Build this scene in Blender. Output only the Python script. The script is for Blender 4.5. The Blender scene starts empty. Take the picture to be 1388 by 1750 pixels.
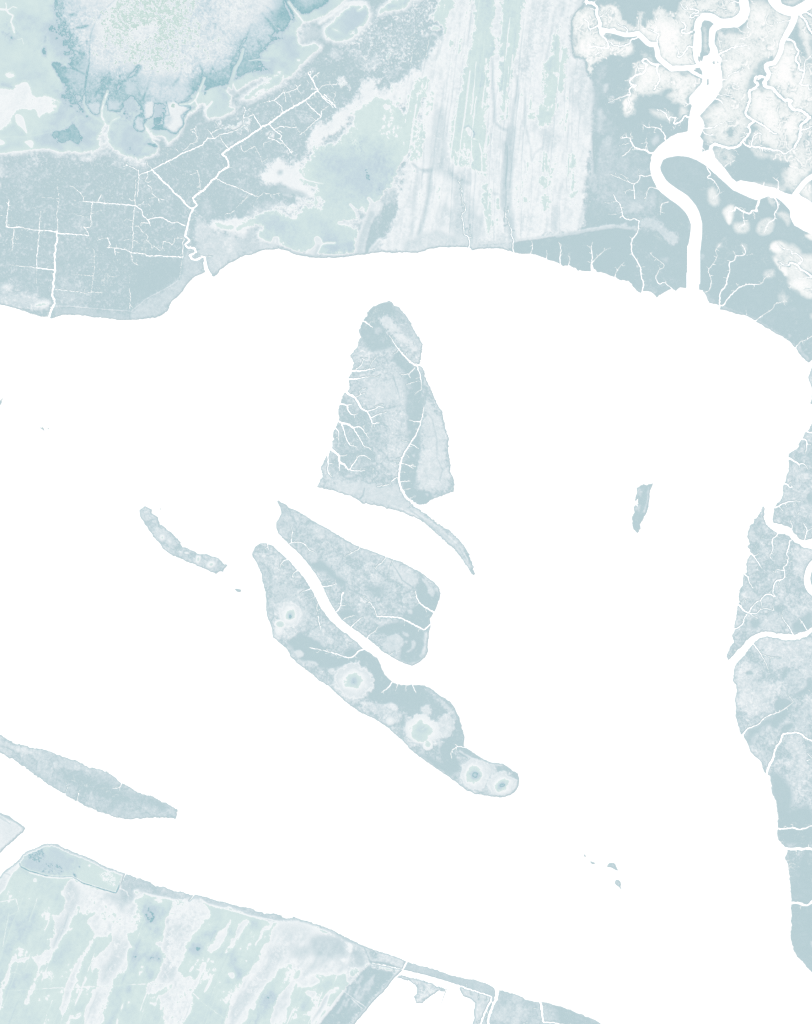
# Tidal river, marsh islands and low shores seen from straight above, tinted by height.
import bpy, math
import numpy as np

# ------------------------------------------------------------------ survey frame
W, H = 1388, 1750            # surveyed ground, one unit per map cell
M = 56                       # ground carried on beyond the picture on every side
ZS = 0.22                    # metres of height per height band
GX, GY = W + 2*M + 1, H + 2*M + 1
xs = np.arange(GX, dtype=np.float32) - M
ys = np.arange(GY, dtype=np.float32) - M

# survey sheets: origin and scale of the local coordinates the outlines were noted in
SHEET = dict(A=(0,0,3.966), B=(350,0,3.966), C=(700,0,3.966), D=(1040,0,3.9885), E=(0,250,3.966), F=(300,250,3.966),
             G=(700,250,3.966), H=(1040,300,3.9885), I=(520,500,3.966), J=(520,700,3.966), K=(420,840,3.966),
             L=(560,1050,3.966), M=(1038,590,3.966), N=(1188,840,4.375), O=(1188,1050,4.375), P=(1188,1350,4.375),
             Q=(0,1220,3.966), R=(0,1400,3.966), S=(300,1400,3.966), T=(600,1500,3.0844), U=(980,1440,11.567),
             V=(200,840,5.783), W=(0,640,11.567), X=(0,0,1.0))

def pts(spec):
    """'A 1,2 3,4 B 5,6' -> array of map points; a letter switches the sheet"""
    ox, oy, s = SHEET['X']; out = []
    for tok in spec.split():
        if tok in SHEET: ox, oy, s = SHEET[tok]
        else:
            a, b = tok.split(','); out.append((ox + float(a)/s, oy + float(b)/s))
    return np.array(out, dtype=np.float64)

# ------------------------------------------------------------------ noise
def table(seed): return np.random.RandomState(seed).uniform(-1, 1, (512, 512)).astype(np.float32)
XX, YY = np.meshgrid(xs, ys)
def vnoise(seed, sx, sy=None, shear=0.0, x=None, y=None):
    sy = sy or sx
    x = XX if x is None else x; y = YY if y is None else y
    u = (x + shear*y)/sx + 97.3; v = y/sy + 61.7
    iu = np.floor(u).astype(np.int32); iv = np.floor(v).astype(np.int32)
    fu = u-iu; fv = v-iv
    fu = fu*fu*(3-2*fu); fv = fv*fv*(3-2*fv)
    t = table(seed); a0 = iu & 511; a1 = (iu+1) & 511; b0 = iv & 511; b1 = (iv+1) & 511
    return ((t[b0,a0]*(1-fu)+t[b0,a1]*fu)*(1-fv) + (t[b1,a0]*(1-fu)+t[b1,a1]*fu)*fv).astype(np.float32)
n1 = table(1)
NF = np.tile(n1, (GY//512+1, GX//512+1))[:GY,:GX]         # cell by cell grain
N2 = vnoise(2, 2.1); N4 = vnoise(3, 4.3); N9 = vnoise(4, 9.); N20 = vnoise(5, 21.); N50 = vnoise(6, 52.); N14 = vnoise(7, 14.)
ROUGH = 0.8*N2 + 1.0*N4 + 1.2*N9 + 1.2*N20 + 0.55*NF
FINE = 0.55*NF + 0.6*N2 + 0.5*N4
LUMP = 0.25*NF + 0.35*N2 + 0.5*N4 + 0.55*N9 + 0.4*N20
# rounded tufts: cellular patches for the marsh vegetation
def cells(seed, size):
    r = np.random.RandomState(seed); cxs = r.uniform(0,1,(256,256)).astype(np.float32); cys = r.uniform(0,1,(256,256)).astype(np.float32)
    val = r.uniform(-1,1,(256,256)).astype(np.float32)
    u = (XX + 5*N14 + 2.0*N4)/size + 50; v = (YY + 5*N20 - 2.0*N9)/size + 50
    iu = np.floor(u).astype(np.int32); iv = np.floor(v).astype(np.int32)
    best = np.full(u.shape, 9, np.float32); sec = best.copy(); out = np.zeros(u.shape, np.float32)
    for dx in (-1,0,1):
        for dy in (-1,0,1):
            a = (iu+dx) & 255; b = (iv+dy) & 255
            d = (iu+dx+cxs[b,a]-u)**2 + (iv+dy+cys[b,a]-v)**2
            m = d < best
            sec = np.where(m, best, np.minimum(sec, d))
            out = np.where(m, val[b,a], out); best = np.minimum(best, d)
    edge = np.clip((np.sqrt(sec)-np.sqrt(best))*size/3.0, 0, 1)
    return out, edge
CV, CE = cells(11, 22.)
CV2, CE2 = cells(12, 9.)
TUFT = (0.6*CV + 0.30*CV2) * 0.8 + 0.5*CE + 0.22*CE2 - 0.55 + 0.18*FINE + 0.15*N9

V1 = np.exp(-(np.abs(vnoise(31, 26., x=XX+4*N9, y=YY-4*N14))/.045)**2); V2 = np.exp(-(np.abs(vnoise(32, 13., x=XX+2.5*N9, y=YY+2.5*N4))/.075)**2)
VEIN = (.55*V1 + .38*V2)*np.clip(.6 + 1.2*N50, .1, 1.2)
# ------------------------------------------------------------------ distances
def window(p, R):
    x0 = max(int(np.floor(p[:,0].min()-R))+M, 0); x1 = min(int(np.ceil(p[:,0].max()+R))+M+1, GX)
    y0 = max(int(np.floor(p[:,1].min()-R))+M, 0); y1 = min(int(np.ceil(p[:,1].max()+R))+M+1, GY)
    return x0, x1, y0, y1
def line_dist(p, R, closed=False, wid=None, arr=None, win=None):
    """distance to a line (minus its half width), kept only within R"""
    if win is None: win = window(p, R)
    x0,x1,y0,y1 = win
    if x1 <= x0 or y1 <= y0: return win, None
    if arr is None: arr = np.full((y1-y0, x1-x0), R, np.float32)
    n = len(p); segs = n if closed else n-1
    for i in range(segs):
        a = p[i]; b = p[(i+1) % n]
        rr = R + (max(wid[i], wid[(i+1) % n]) if wid is not None else 0)
        u0 = max(int(np.floor(min(a[0],b[0])-rr))+M, x0); u1 = min(int(np.ceil(max(a[0],b[0])+rr))+M+1, x1)
        v0 = max(int(np.floor(min(a[1],b[1])-rr))+M, y0); v1 = min(int(np.ceil(max(a[1],b[1])+rr))+M+1, y1)
        if u1 <= u0 or v1 <= v0: continue
        gx = xs[u0:u1][None,:] - np.float32(a[0]); gy = ys[v0:v1][:,None] - np.float32(a[1])
        ex, ey = b[0]-a[0], b[1]-a[1]; L2 = ex*ex+ey*ey+1e-9
        t = np.clip((gx*ex+gy*ey)/L2, 0, 1)
        d = np.sqrt((gx-t*ex)**2 + (gy-t*ey)**2)
        if wid is not None: d = d - (wid[i]*(1-t) + wid[(i+1) % n]*t)
        sub = arr[v0-y0:v1-y0, u0-x0:u1-x0]
        np.minimum(sub, d, out=sub)
    return win, arr
def poly_sd(p, R):
    """signed distance, positive inside"""
    win, d = line_dist(p, R, closed=True)
    x0,x1,y0,y1 = win
    if d is None: return win, None
    cross = np.zeros((y1-y0, x1-x0+1), np.int32); n = len(p)
    for i in range(n):
        ax, ay = p[i]; bx, by = p[(i+1) % n]
        if ay == by: continue
        if ay > by: ax, ay, bx, by = bx, by, ax, ay
        r0 = max(int(np.ceil(ay))+M, y0); r1 = min(int(np.ceil(by))+M, y1)
        if r1 <= r0: continue
        rows = np.arange(r0, r1)
        xi = ax + (ys[rows]-ay)*(bx-ax)/(by-ay)
        c = np.clip(np.ceil(xi).astype(int)+M-x0, 0, x1-x0)
        np.add.at(cross, (rows-y0, c), 1)
    inside = (np.cumsum(cross, axis=1)[:, :-1] % 2) == 1
    return win, np.where(inside, d, -d)
def smooth(p, step, wob, seed, closed=False):
    """finer line with a natural wander"""
    r = np.random.RandomState(seed); out = []; q = list(p) + ([p[0]] if closed else [])
    for a, b in zip(q[:-1], q[1:]):
        L = math.hypot(*(b-a)); k = max(1, int(L/step))
        nx, ny = (-(b-a)[1]/(L+1e-9), (b-a)[0]/(L+1e-9))
        for j in range(k):
            t = j/k; w = r.uniform(-wob, wob) if j else 0
            out.append(a + (b-a)*t + np.array((nx, ny))*w)
    if not closed: out.append(q[-1])
    return np.array(out)

# ------------------------------------------------------------------ fields
h = np.full((GY, GX), 1.15, np.float32)        # height band of the ground
amp = np.full((GY, GX), 0.16, np.float32)      # how grainy it is
tuf = np.zeros((GY, GX), np.float32)           # how tufted it is
smo = np.zeros((GY, GX), np.float32)           # slow undulation

def chaikin(p, closed=True):
    q = np.roll(p, -1, 0) if closed else p[1:]
    a = p if closed else p[:-1]
    out = np.empty((2*len(a), 2)); out[0::2] = .78*a + .22*q; out[1::2] = .22*a + .78*q
    return out if closed else np.vstack([p[:1], out[1:-1], p[-1:]])
def region(spec, val, f=2.0, a=None, t=None, rough=1.0, u=None, R=None, rise=None):
    """ground inside an outline goes to a height; f = width of the slope at its edge"""
    p = pts(spec); R = R or max(12, f*1.6 + 6)
    ext = math.sqrt(max(1, np.ptp(p[:,0])*np.ptp(p[:,1]))); rough = rough*min(1.7, max(.3, ext/38))
    p = chaikin(p)
    (x0,x1,y0,y1), sd = poly_sd(p, R)
    if sd is None: return
    sl = np.s_[y0:y1, x0:x1]
    s = np.clip((sd + rough*ROUGH[sl])/f*0.5+0.5, 0, 1); s = s*s*(3-2*s)
    v = val if rise is None else val + rise[0]*np.clip(sd/rise[1], 0, 1)**rise[2]
    h[sl] = h[sl]*(1-s) + v*s
    for arr, x in ((amp, a), (tuf, t), (smo, u)):
        if x is not None: arr[sl] = arr[sl]*(1-s) + x*s
def ridge(spec, val, w=1.0, f=1.2, mode='set', wob=0.4, k=1.0):
    """a narrow raised or sunken line (dike, road, swale)"""
    p = smooth(pts(spec), 3.0, wob, len(spec))
    R = w + f*2 + 3
    (x0,x1,y0,y1), d = line_dist(p, R)
    if d is None: return
    sl = np.s_[y0:y1, x0:x1]
    s = np.clip((w + f*0.5 + 0.25*ROUGH[sl]*min(1, w) - d)/f, 0, 1)*k
    v = h[sl] + val if mode == 'add' else val
    h[sl] = h[sl]*(1-s) + v*s
def mound(spec, R, peak, base=2.5, squash=1.0, rot=0.0, flat=0.0, p=1.3, ring=None):
    c = pts(spec)[0]
    x0,x1,y0,y1 = window(np.array([c]), R*1.6)
    sl = np.s_[y0:y1, x0:x1]
    dx = XX[sl]-c[0]; dy = YY[sl]-c[1]
    cr, sr = math.cos(rot), math.sin(rot)
    d = np.sqrt((dx*cr+dy*sr)**2 + ((-dx*sr+dy*cr)/squash)**2)/R
    d = d + (0.13*N9[sl] + 0.10*N4[sl] + 0.07*N2[sl])*np.clip(d*3,0,1)
    k = np.clip((1-d)/(1-flat), 0, 1)**p
    up = base + (peak-base)*k
    s = np.clip((1.02-d)*9, 0, 1)
    if ring: up = np.where(d > 0.72, up + ring*np.exp(-((d-0.9)/0.09)**2), up)
    h[sl] = np.maximum(h[sl], h[sl]*(1-s) + up*s)
    amp[sl] = amp[sl]*(1-s) + 0.10*s; tuf[sl] *= (1-s)

STREAK_N = 0.55*vnoise(21, 3.4, 24, .15) + .6*vnoise(22, 8., 60, .15) + .3*N4 + .15*N2
STREAK_S = 0.55*vnoise(23, 4.2, 13, .42) + .45*vnoise(24, 9., 26, .42) + .3*N4
def streaks(spec, field, k):
    (x0,x1,y0,y1), sd = poly_sd(pts(spec), 20)
    sl = np.s_[y0:y1, x0:x1]
    hh = h[sl]; s = np.clip(sd/12+.5, 0, 1)
    h[sl] = hh + field[sl]*k*s*np.where(hh > 3.08, .5, np.where(hh > 2.3, 1.0, .7))

# ------------------------------------------------------------------ NORTH SHORE ground
HILL = ("A 365,-300 365,0 395,80 460,180 490,250 530,320 510,390 430,460 400,415 352,412 345,450 400,540 470,610 560,670 580,725 672,790 "
        "700,700 728,625 755,640 715,750 790,770 842,745 838,690 895,645 940,720 965,765 912,780 900,830 918,885 975,905 990,840 1025,765 "
        "1050,690 1112,700 1120,765 1098,800 1110,850 1030,855 1060,880 1140,882 1190,908 1245,840 1228,780 1300,735 1250,715 1200,705 1160,650 1230,690 "
        "1290,680 1300,640 1335,605 1385,560 B 0,660 25,600 130,580 170,545 190,480 235,380 255,335 265,400 205,525 280,500 350,470 395,400 330,405 395,350 450,265 478,190 540,190 580,150 620,110 "
        "580,20 640,80 660,105 700,100 760,65 830,20 870,-30 900,-300")
# general grounds
region("X -80,255 0,262 60,258 160,262 235,272 275,240 345,210 420,150 470,130 520,80 560,90 640,60 720,20 760,60 720,120 640,150 600,200 540,260 470,310 330,400 300,470 260,545 -80,560", 1.24, 8, a=.27, t=.05, u=.22)
# terraces below the hill
region("A -300,-300 -300,1045 0,1045 100,1048 200,1032 330,1015 450,1048 660,1030 684,1020 684,965 662,935 715,850 735,850 722,935 755,1005 830,1050 930,1075 1050,1062 1088,985 1020,930 985,850 1040,930 1110,935 1140,1000 1170,945 1215,950 1260,800 1330,745 1388,700 "
       "B 0,815 120,805 222,745 160,700 185,665 150,620 175,590 215,642 290,580 400,522 500,487 560,530 600,520 650,460 720,390 790,345 802,310 740,280 640,310 628,205 680,155 760,150 900,60 980,0 990,-300", 3.42, 6.5, a=.05, u=.32, rough=.45)
region("B 232,685 250,650 330,590 420,550 510,490 560,535 480,600 380,660 290,700", 3.35, 9, a=.05, u=.25, rough=.6)
region("B 790,205 880,130 970,40 1050,10 1105,25 1120,80 1105,150 1060,220 990,280 900,292 830,270 800,240", 3.5, 9, a=.05, u=.3, rough=.6)
region("B 960,130 1060,100 1080,150 1000,240 900,230 ", 3.85, 30, rough=1)
region("B 1175,60 1230,15 1330,-20 1500,-60 1560,-30 1388,40 1330,75 1230,85 1180,112", 3.4, 8, a=.05, u=.25, rough=.6)
region("B 1250,40 1330,0 1400,0 1380,40 1300,70", 3.8, 16)
region("B 650,190 740,170 780,190 790,250 700,285 640,280", 1.7, 9, a=.12)
region("A 700,795 722,860 725,950 755,1040 690,1045 685,960 665,930 710,870", 1.3, 6, a=.12)
region("B 170,560 182,620 205,690 225,640 200,600 185,545", 1.6, 5)
# blue hollows of the terrace
for s, v, f in (("A 360,40 440,200 520,330 430,440 350,400 310,240 330,100", 3.92, 34), ("A 20,870 100,855 160,900 130,985 30,975", 3.75, 24),
                ("A 560,830 690,835 690,900 640,940 655,1015 520,1015 300,990 230,950 330,890", 3.8, 34), ("A 760,880 880,800 960,900 1000,960 960,1040 860,1040 780,960", 3.85, 34),
                ("A 420,560 560,690 600,790 700,800 520,840 450,760", 3.8, 40), ("A 150,160 240,200 260,300 190,330 60,260 40,180", 3.72, 30),
                ("A 180,420 250,420 300,520 220,540", 3.72, 26), ("B 400,350 600,310 640,350 460,470 420,450 330,440", 3.72, 40), ("B 330,480 480,270 620,120 640,150 560,260 480,420", 3.7, 30),
                ("B 30,680 150,640 150,720 60,770", 3.65, 20), ("A 620,640 680,700 640,760 560,720",3.8,16)):
    region(s, v, f, rough=2.5)
region("A 0,340 90,330 150,370 60,470 0,440", 3.2, 18); region("A 30,120 100,140 150,260 70,220 10,160", 3.5, 12, a=.25)
# white low patches of the terrace
region("A -60,575 0,555 60,590 130,575 165,560 195,565 215,640 260,655 320,640 420,685 395,720 370,765 285,785 265,810 240,745 170,735 100,750 80,810 60,850 0,885 -60,890", 2.82, 3, a=.14, rough=1.2)
region("A 100,770 155,785 175,850 192,920 150,870 110,840", 2.9, 3, a=.1)
region("A 40,490 90,480 110,520 60,535 30,510", 2.9, 3, a=.1); region("A 0,555 60,560 100,600 50,600 0,590", 3.85, 6)
region("A 160,960 210,945 235,965 220,1010 175,975", 2.85, 3, a=.1); region("A -30,930 40,960 30,985 -30,990", 2.9, 3)
ridge("A 0,62 40,65 60,90 90,105 75,150 92,190 98,222", 2.85, 1.7, 3); ridge("A 40,20 48,70 90,45 115,55", 2.85, 1.0, 2)
ridge("A 120,270 150,260 160,300", 2.95, .6); ridge("A 0,930 180,925 300,905 420,875 520,790", -.25, .8, 2, 'add')
region("A 0,205 70,250 90,275 40,240", 4.05, 5, a=.3, rough=2.4)
# the hill itself
region(HILL, 4.03, 2.0, a=.11, R=60, rise=(1.22, 46., 1.2), rough=.45, u=.06)
region("A 470,640 560,560 480,480 640,470 900,430 1000,500 1160,560 1290,640 1200,690 1040,690 960,720 820,690 760,640 720,600 700,700 600,650", 4.5, 36, a=.2, rough=4, u=.2)
region("A 560,540 720,480 880,470 930,560 800,640 740,600 650,640 600,640", 4.36, 30, a=.26, rough=6, u=.25)
region("B 0,420 160,470 200,400 250,260 440,150 540,60 560,0 620,110 540,180 470,190 440,270 390,350 350,460 210,520 150,540 20,580", 4.24, 18, a=.11, rough=3, u=.15)
region("B 280,230 420,160 460,190 430,270 340,340 290,330", 4.75, 22, a=.3); region("B 460,80 560,40 610,110 560,150 500,170", 4.2, 10, a=.1)
region("B -100,-100 380,-60 400,60 250,200 200,330 120,440 0,470 -200,500 -200,200", 4.98, 20, a=.32, rough=3, u=.22)
region("A 500,0 760,0 700,120 640,220 600,330 540,340 500,220 420,90", 4.85, 24, a=.3, rough=3, u=.2)
region("A 640,220 1388,60 1388,420 1250,480 1000,460 900,440 760,470 640,450", 5.08, 20, a=.36, rough=3, u=.2)
region("A 830,-150 760,60 700,110 690,240 760,300 860,340 900,400 1000,400 1190,395 1230,290 1290,180 1290,60 1380,-20 1388,-150", 5.34, 14, a=.62, rough=6, u=.12)
region("A 870,30 1090,-80 1300,-80 1240,120 1160,330 1040,350 980,250 900,120", 5.52, 14, a=.62, rough=8)
region("A 900,190 1000,160 1080,170 1010,260 950,300 880,260", 5.2, 10, a=.3, rough=3)
region("A 1000,560 1160,600 1200,680 1060,680 980,650", 4.85, 18, a=.2); region("A 1180,600 1250,560 1300,630 1250,690 1180,680", 4.8, 9, a=.12)
region("A 880,500 930,440 970,450 930,510 880,525", 4.12, 3, a=.3, rough=2); region("A 1310,540 1380,500 1388,590 1310,640", 4.2, 6, a=.15)
region("A 465,90 520,95 520,120 470,110", 4.3, 4, a=.2); region("A 520,190 600,170 600,185 540,200", 4.2, 3, a=.2)
for s, w in (("A 650,640 690,590 700,540 740,500", 1.6), ("A 810,420 815,500 805,560 790,640", 1.3), ("A 940,440 910,490 880,520 830,560 800,600", 2.0), ("A 1240,440 1220,520 1180,580", 1.4), ("A 1360,430 1372,500 1385,540", 1.6), ("A 1040,480 1000,600 970,680", 1.2), ("A 490,200 545,185 600,172", 1.4), ("A 480,100 500,96 520,102", 1.3), ("A 440,440 510,470 570,500", 1.4),
             ("B 270,270 250,300 240,340", 2.4), ("B 390,90 430,140 470,190", 1.6), ("B 320,170 290,230 270,280", 1.8), ("B 540,10 560,60 590,120", 1.6), ("B 100,380 60,440 40,500", 1.4), ("B 460,90 440,60 400,40", 1.2)):
    ridge(s, -.38, w, 4, 'add', wob=.9)
# little separate knolls of the hill foot
for s, v in (("A 272,345 300,310 318,350 322,395 290,385", 4.1), ("A 302,240 316,240 313,285 300,290", 4.08), ("A 338,905 430,880 480,850 495,840 520,860 550,920 540,970 510,975 470,950 430,978 380,940", 4.2),
             ("A 1002,972 1050,965 1078,990 1060,1005 1010,990", 4.18), ("A 980,690 1040,690 1042,790 985,810", 5.15), ("A 915,785 975,805 978,895 925,885", 4.8),
             ("A 590,700 690,700 670,780 600,740", 4.75), ("A 735,690 820,690 800,745 730,745", 4.7), ("A 860,560 920,560 920,620 850,640", 4.6)):
    region(s, v, 3, a=.10, rough=1.3, u=.05)
region("A 840,695 900,640 935,720 900,760 880,740 860,820 845,820", 3.95, 2, a=.15, rough=1.2); region("A 1050,710 1122,705 1118,790 1100,830 1040,860 1045,760", 3.95, 2, a=.1, rough=.8)
region("A 1128,690 1200,690 1225,712 1300,730 1228,785 1250,838 1190,907 1135,882 1110,845 1130,760", 5.25, 5, a=.1, rough=.6)
region("A 1140,780 1170,800 1150,850 1120,840", 4.7, 6); region("A 1160,695 1190,700 1190,740 1155,735", 5.55, 3, a=.05)
ridge("A 1128,690 1150,780 1110,790 1110,840 1030,872 1140,880 1190,908 1250,838 1228,785 1300,732 1220,712 1190,690", 4.1, .7, 2.4)
for s in ("A 780,0 700,80 655,140 620,220 610,300 605,440 582,560 572,660",):
    ridge(s, -.45, 1.1, 1.6, 'add')
ridge("A 580,560 590,470 608,430", 4.15, .8, 1.5)
ridge("A 880,10 950,60 1080,100 1150,170 1240,260", 5.1, .9, 1.2); ridge("A 1130,370 1200,345", 5.05, .6); ridge("A 540,225 605,280", 4.7, .6); ridge("A 545,310 580,296 610,300", 4.5, .8)
ridge("A 730,620 704,690 692,740 690,790 716,850", 3.05, 2.4, 3); ridge("A 572,660 568,700 600,770 690,825", 3.3, 1.6, 4); ridge("A 740,850 760,820 810,795", 3.05, 1.6, 3)
ridge("A 1388,530 1350,620 1330,670 1290,705 1220,708", 3.1, 1.8, 2.4); ridge("A 1325,680 1345,730 1300,765", 3.0, 1.5, 3); ridge("A 985,850 1000,880 1030,930 1080,950", 2.9, 1.8, 4)
ridge("A 1270,735 1320,725", 4.1, .8, 2)
ridge("B 262,335 240,410 205,470 178,555 182,600", 3.35, 2.6, 3); ridge("B 570,15 600,60 625,90 670,150", 2.95, 1.8, 4); ridge("B 300,412 360,405 440,412", 3.3, 1.0, 2)
ridge("B 780,155 850,110 900,70 960,30 1000,20 1080,20", 2.75, 3.5, 5); ridge("B 0,750 30,715 50,690", 2.9, 1.8, 3); ridge("B 1040,70 1070,50 1050,30", 2.85, 2, 4)
region("B 330,650 350,610 415,590 400,640", 2.9, 3, a=.08); region("B 860,190 900,200 915,220 870,205", 2.9, 3); region("B 620,400 650,400 645,420 625,415", 2.9, 2)
# pale sandy swells in the plain
region("X -60,290 0,283 25,282 60,268 60,275 25,292 0,300 -60,320", 2.7, 7, rough=2); region("A 540,1065 620,1060 630,1085 560,1085", 2.6, 5)
for s in ("X -10,312 2,312 2,320 -10,320", "X -10,398 2,398 2,406 -10,406"): region(s, 2.8, 3)
region("E 0,945 40,930 70,940 95,960 60,978 0,972", 2.62, 5); region("E -60,985 0,985 100,1000 215,1000 330,1050 340,1080 200,1100 80,1080 -60,1070", 1.85, 8, u=.3)
region("E 150,1020 205,1010 200,1025 155,1032", 2.5, 3); region("E 232,1080 275,1050 330,1050 345,1070 325,1095 260,1100", 3.3, 7, a=.06, rough=.7)
region("E 360,890 480,880 560,960 620,990 605,1080 370,1075", 1.65, 14, u=.3); region("E 0,60 400,70 420,170 200,220 0,240", 1.45, 20, a=.3, u=.35); region("E 640,1000 900,900 900,1100 620,1090", 1.3, 14)
region("E 940,760 1230,760 1210,900 1000,1025 890,1100 880,900", 1.1, 16, a=.1, u=.05)
region("E 990,1040 1220,912 1240,780 1260,700 1388,770 1388,860 1300,900 1200,1025 1150,1080 1120,1140 900,1180 865,1150 880,1120", 1.75, 5, a=.15, u=.2, t=.12)
region("E 360,1085 600,1100 870,1125 870,1190 640,1160 345,1170", 1.55, 4, a=.14, u=.15)
for s, v, w in (("E 370,1082 480,1085 600,1095 720,1107 880,1118", 2.35, .7), ("E 890,1120 990,1035 1060,1000 1150,950 1212,908 1225,850 1232,780 1240,750", 2.35, .6), ("E 0,1075 120,1090 250,1105 330,1100", 2.2, .6),
                ("E 1310,430 1388,500", 2.0, .5)):
    ridge(s, v, w, 1.0)
# speckled flood ground up the middle
region("B 830,430 1000,300 1120,190 1388,100 C 0,60 60,20 180,0 150,90 100,170 60,280 0,340 B 1388,380 1280,390 1200,450 1080,500 900,520", 1.55, 14, a=.62, rough=4)
region("B 700,480 840,420 1000,360 1060,480 1040,640 980,720 900,640 860,520 740,560", 1.16, 14, a=.2)
region("B 860,330 920,340 920,400 840,390", 1.9, 5, a=.3); region("B 1020,340 1100,370 1040,395", 1.9, 4, a=.4)
region("B 1090,400 1180,370 1160,400 1240,420 1180,470 1070,490", 2.0, 5, a=.45, rough=2); region("B 1220,470 1320,460 1300,510 1240,530", 1.7, 8, a=.35)
region("B 250,810 320,800 310,880 230,890 200,870 90,880 60,860 110,840 200,860", 2.6, 2.5, a=.55, rough=2.6)
region("B 420,895 470,880 475,945 430,950", 2.3, 2.5, a=.6, rough=2.4); region("B 700,470 740,480 725,520 690,510", 2.3, 3, a=.5)
region("B 890,530 960,520 1000,600 980,620 960,580 910,580", 2.55, 2, a=.5, rough=2.6); region("B 560,1010 600,1010 590,1040 550,1040", 2.3, 2.5, a=.5, rough=2)
region("B 810,640 850,640 860,690 830,690", 2.2, 3, a=.6, rough=2.6); region("B 380,770 430,770 430,820 380,820", 1.7, 6, a=.4); region("B 640,780 720,770 740,830 660,840", 1.6, 6, a=.35)
region("B 200,1090 270,1090 290,1160 210,1160", 1.8, 14)
# broad mint terrace and its white apron
region("B 700,920 760,850 870,790 920,740 1000,690 1050,650 1060,560 1120,510 1160,540 1170,590 1250,620 1300,560 1388,505 C 60,470 130,420 180,420 180,520 60,640 0,700 B 1388,720 1200,760 1000,800 900,900 800,960 780,1050 680,1110 640,1140 560,1120 600,1080 700,1060 740,1030 700,960", 2.75, 7, a=.1, rough=2.2)
region("F 570,210 610,150 650,90 720,75 760,100 770,130 860,110 960,50 985,0 1100,0 1000,120 860,270 950,290 950,340 860,350 990,385 990,410 860,400 830,440 780,470 740,445 760,400 700,420 560,470 500,500 430,480 330,500 260,490 220,530 230,560 320,570 400,590 430,620 480,625 500,570 550,545 530,530 600,500 700,440 720,400 880,380 760,330 730,330 860,345 900,350 870,330 770,300 750,270 700,250 660,265", 2.78, 6, a=.1, rough=1.6)
region("F 690,180 705,160 728,165 725,190 700,195", 1.6, 4); region("F 690,250 780,290 880,320 900,345 780,325 740,330 700,290", 1.5, 5, a=.1)
region("B 1388,640 1350,800 1340,700 1190,655 1080,700 1010,760 990,830 900,940 800,1000 770,1050 690,1095 640,1140 F 830,170 850,215 845,262 950,272 955,300 930,350 1000,370 1000,410 950,405 880,400 830,440 820,460 770,470 700,430 620,445 560,468 510,500 480,528 550,530 565,552 595,555 545,600 560,640 650,660 700,670 780,712 880,728 1000,728 1188,728 1215,680 1235,600 1245,570 1200,530 1110,522 1190,510 1240,500 1230,440 1190,400 1260,450 1300,470 1330,430 1310,355 1335,375 1360,410 1388,330 "
       "C -20,1100 20,1000 60,880 70,720 110,640 150,520 40,560 0,640", 3.2, 6, a=.08, u=.16, rough=1.5, R=30)
for s, v, f in (("F 560,480 680,450 760,520 760,600 640,610 560,545", 3.85, 34), ("F 1060,120 1280,60 1388,120 1360,250 1250,350 1090,340 1040,230", 3.9, 60), ("F 1000,560 1180,560 1180,680 1060,720 970,640", 3.75, 34),
                ("F 860,430 1000,430 1050,540 960,560 850,520", 3.55, 30), ("B 1000,960 1200,1000 1240,1200 1130,1290 1000,1180 900,1200 860,1130", 3.8, 50), ("F 720,580 900,650 860,700 760,680", 3.6, 24), ("F 1230,640 1180,720 1050,720 1090,640", 3.8, 16)):
    region(s, v, f, rough=2.5)
region("F 1290,150 1310,160 1320,225 1290,220", 4.05, 5, a=.5, rough=3); region("B 1000,920 1050,960 1075,1050 1030,1020 980,960", 3.5, 10, a=.5)
region("F 780,480 800,460 828,475 825,498 790,500", 2.85, 2.5, rough=.6); region("B 1200,705 1260,710 1255,745 1220,740", 2.85, 2.5, a=.1)
ridge("F 780,265 960,285", 2.9, 1.6, 4); ridge("B 640,1200 700,1225 800,1245", 2.9, 1.0, 3)
region("F 262,512 300,515 330,535 395,530 400,570 320,565 270,545", 3.12, 3, a=.04, rough=.7); region("F 412,545 470,520 530,500 545,535 480,545 440,572 412,575", 3.12, 3, a=.04, rough=.7)
# valleys cut in the terrace
for s, w in (("F 660,670 672,625 690,625 690,660", 3), ("F 960,630 975,660 930,730", 5), ("F 975,665 1030,655 1080,655", 1.2), ("F 1250,730 1260,640 1280,570 1300,500 1340,440 1380,400", 8), ("F 1240,470 1210,420 1185,395", 1.6), ("F 1110,520 1190,520 1240,515 1280,500", 2.5), ("F 1310,355 1338,390 1335,430", 2.5),
             ("F 1330,710 1388,640", 5), ("F 910,720 960,690 975,640", 4)):
    ridge(s, 2.4, w, 4)
for s, w in (("F 950,730 970,680", 2), ("F 1250,730 1265,640 1290,560 1330,460", 5), ("F 1340,700 1388,650", 2)): ridge(s, 1.8, w, 4)
region("F 130,480 220,520 250,580 330,590 480,625 530,560 545,610 600,655 700,670 800,720 860,745 740,705 660,702 560,718 470,745 375,795 300,840 260,890 200,800 170,740 130,650 140,560", 1.95, 6, a=.16, u=.25, t=.18, rough=1.2)
region("F 420,590 480,600 500,625 430,625", 2.5, 5); region("F 500,560 540,560 520,640 490,700 470,640", 1.7, 6, a=.12)
region("F 790,712 860,732 1000,745 1190,740 1388,715 1388,735 1200,765 900,765 780,735", 1.5, 3, a=.15)
region("F 240,340 360,330 420,380 400,440 300,460 240,430", 1.15, 12, a=.15); region("F 180,360 240,370 250,460 220,480 180,440", 1.7, 12, a=.15)

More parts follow.
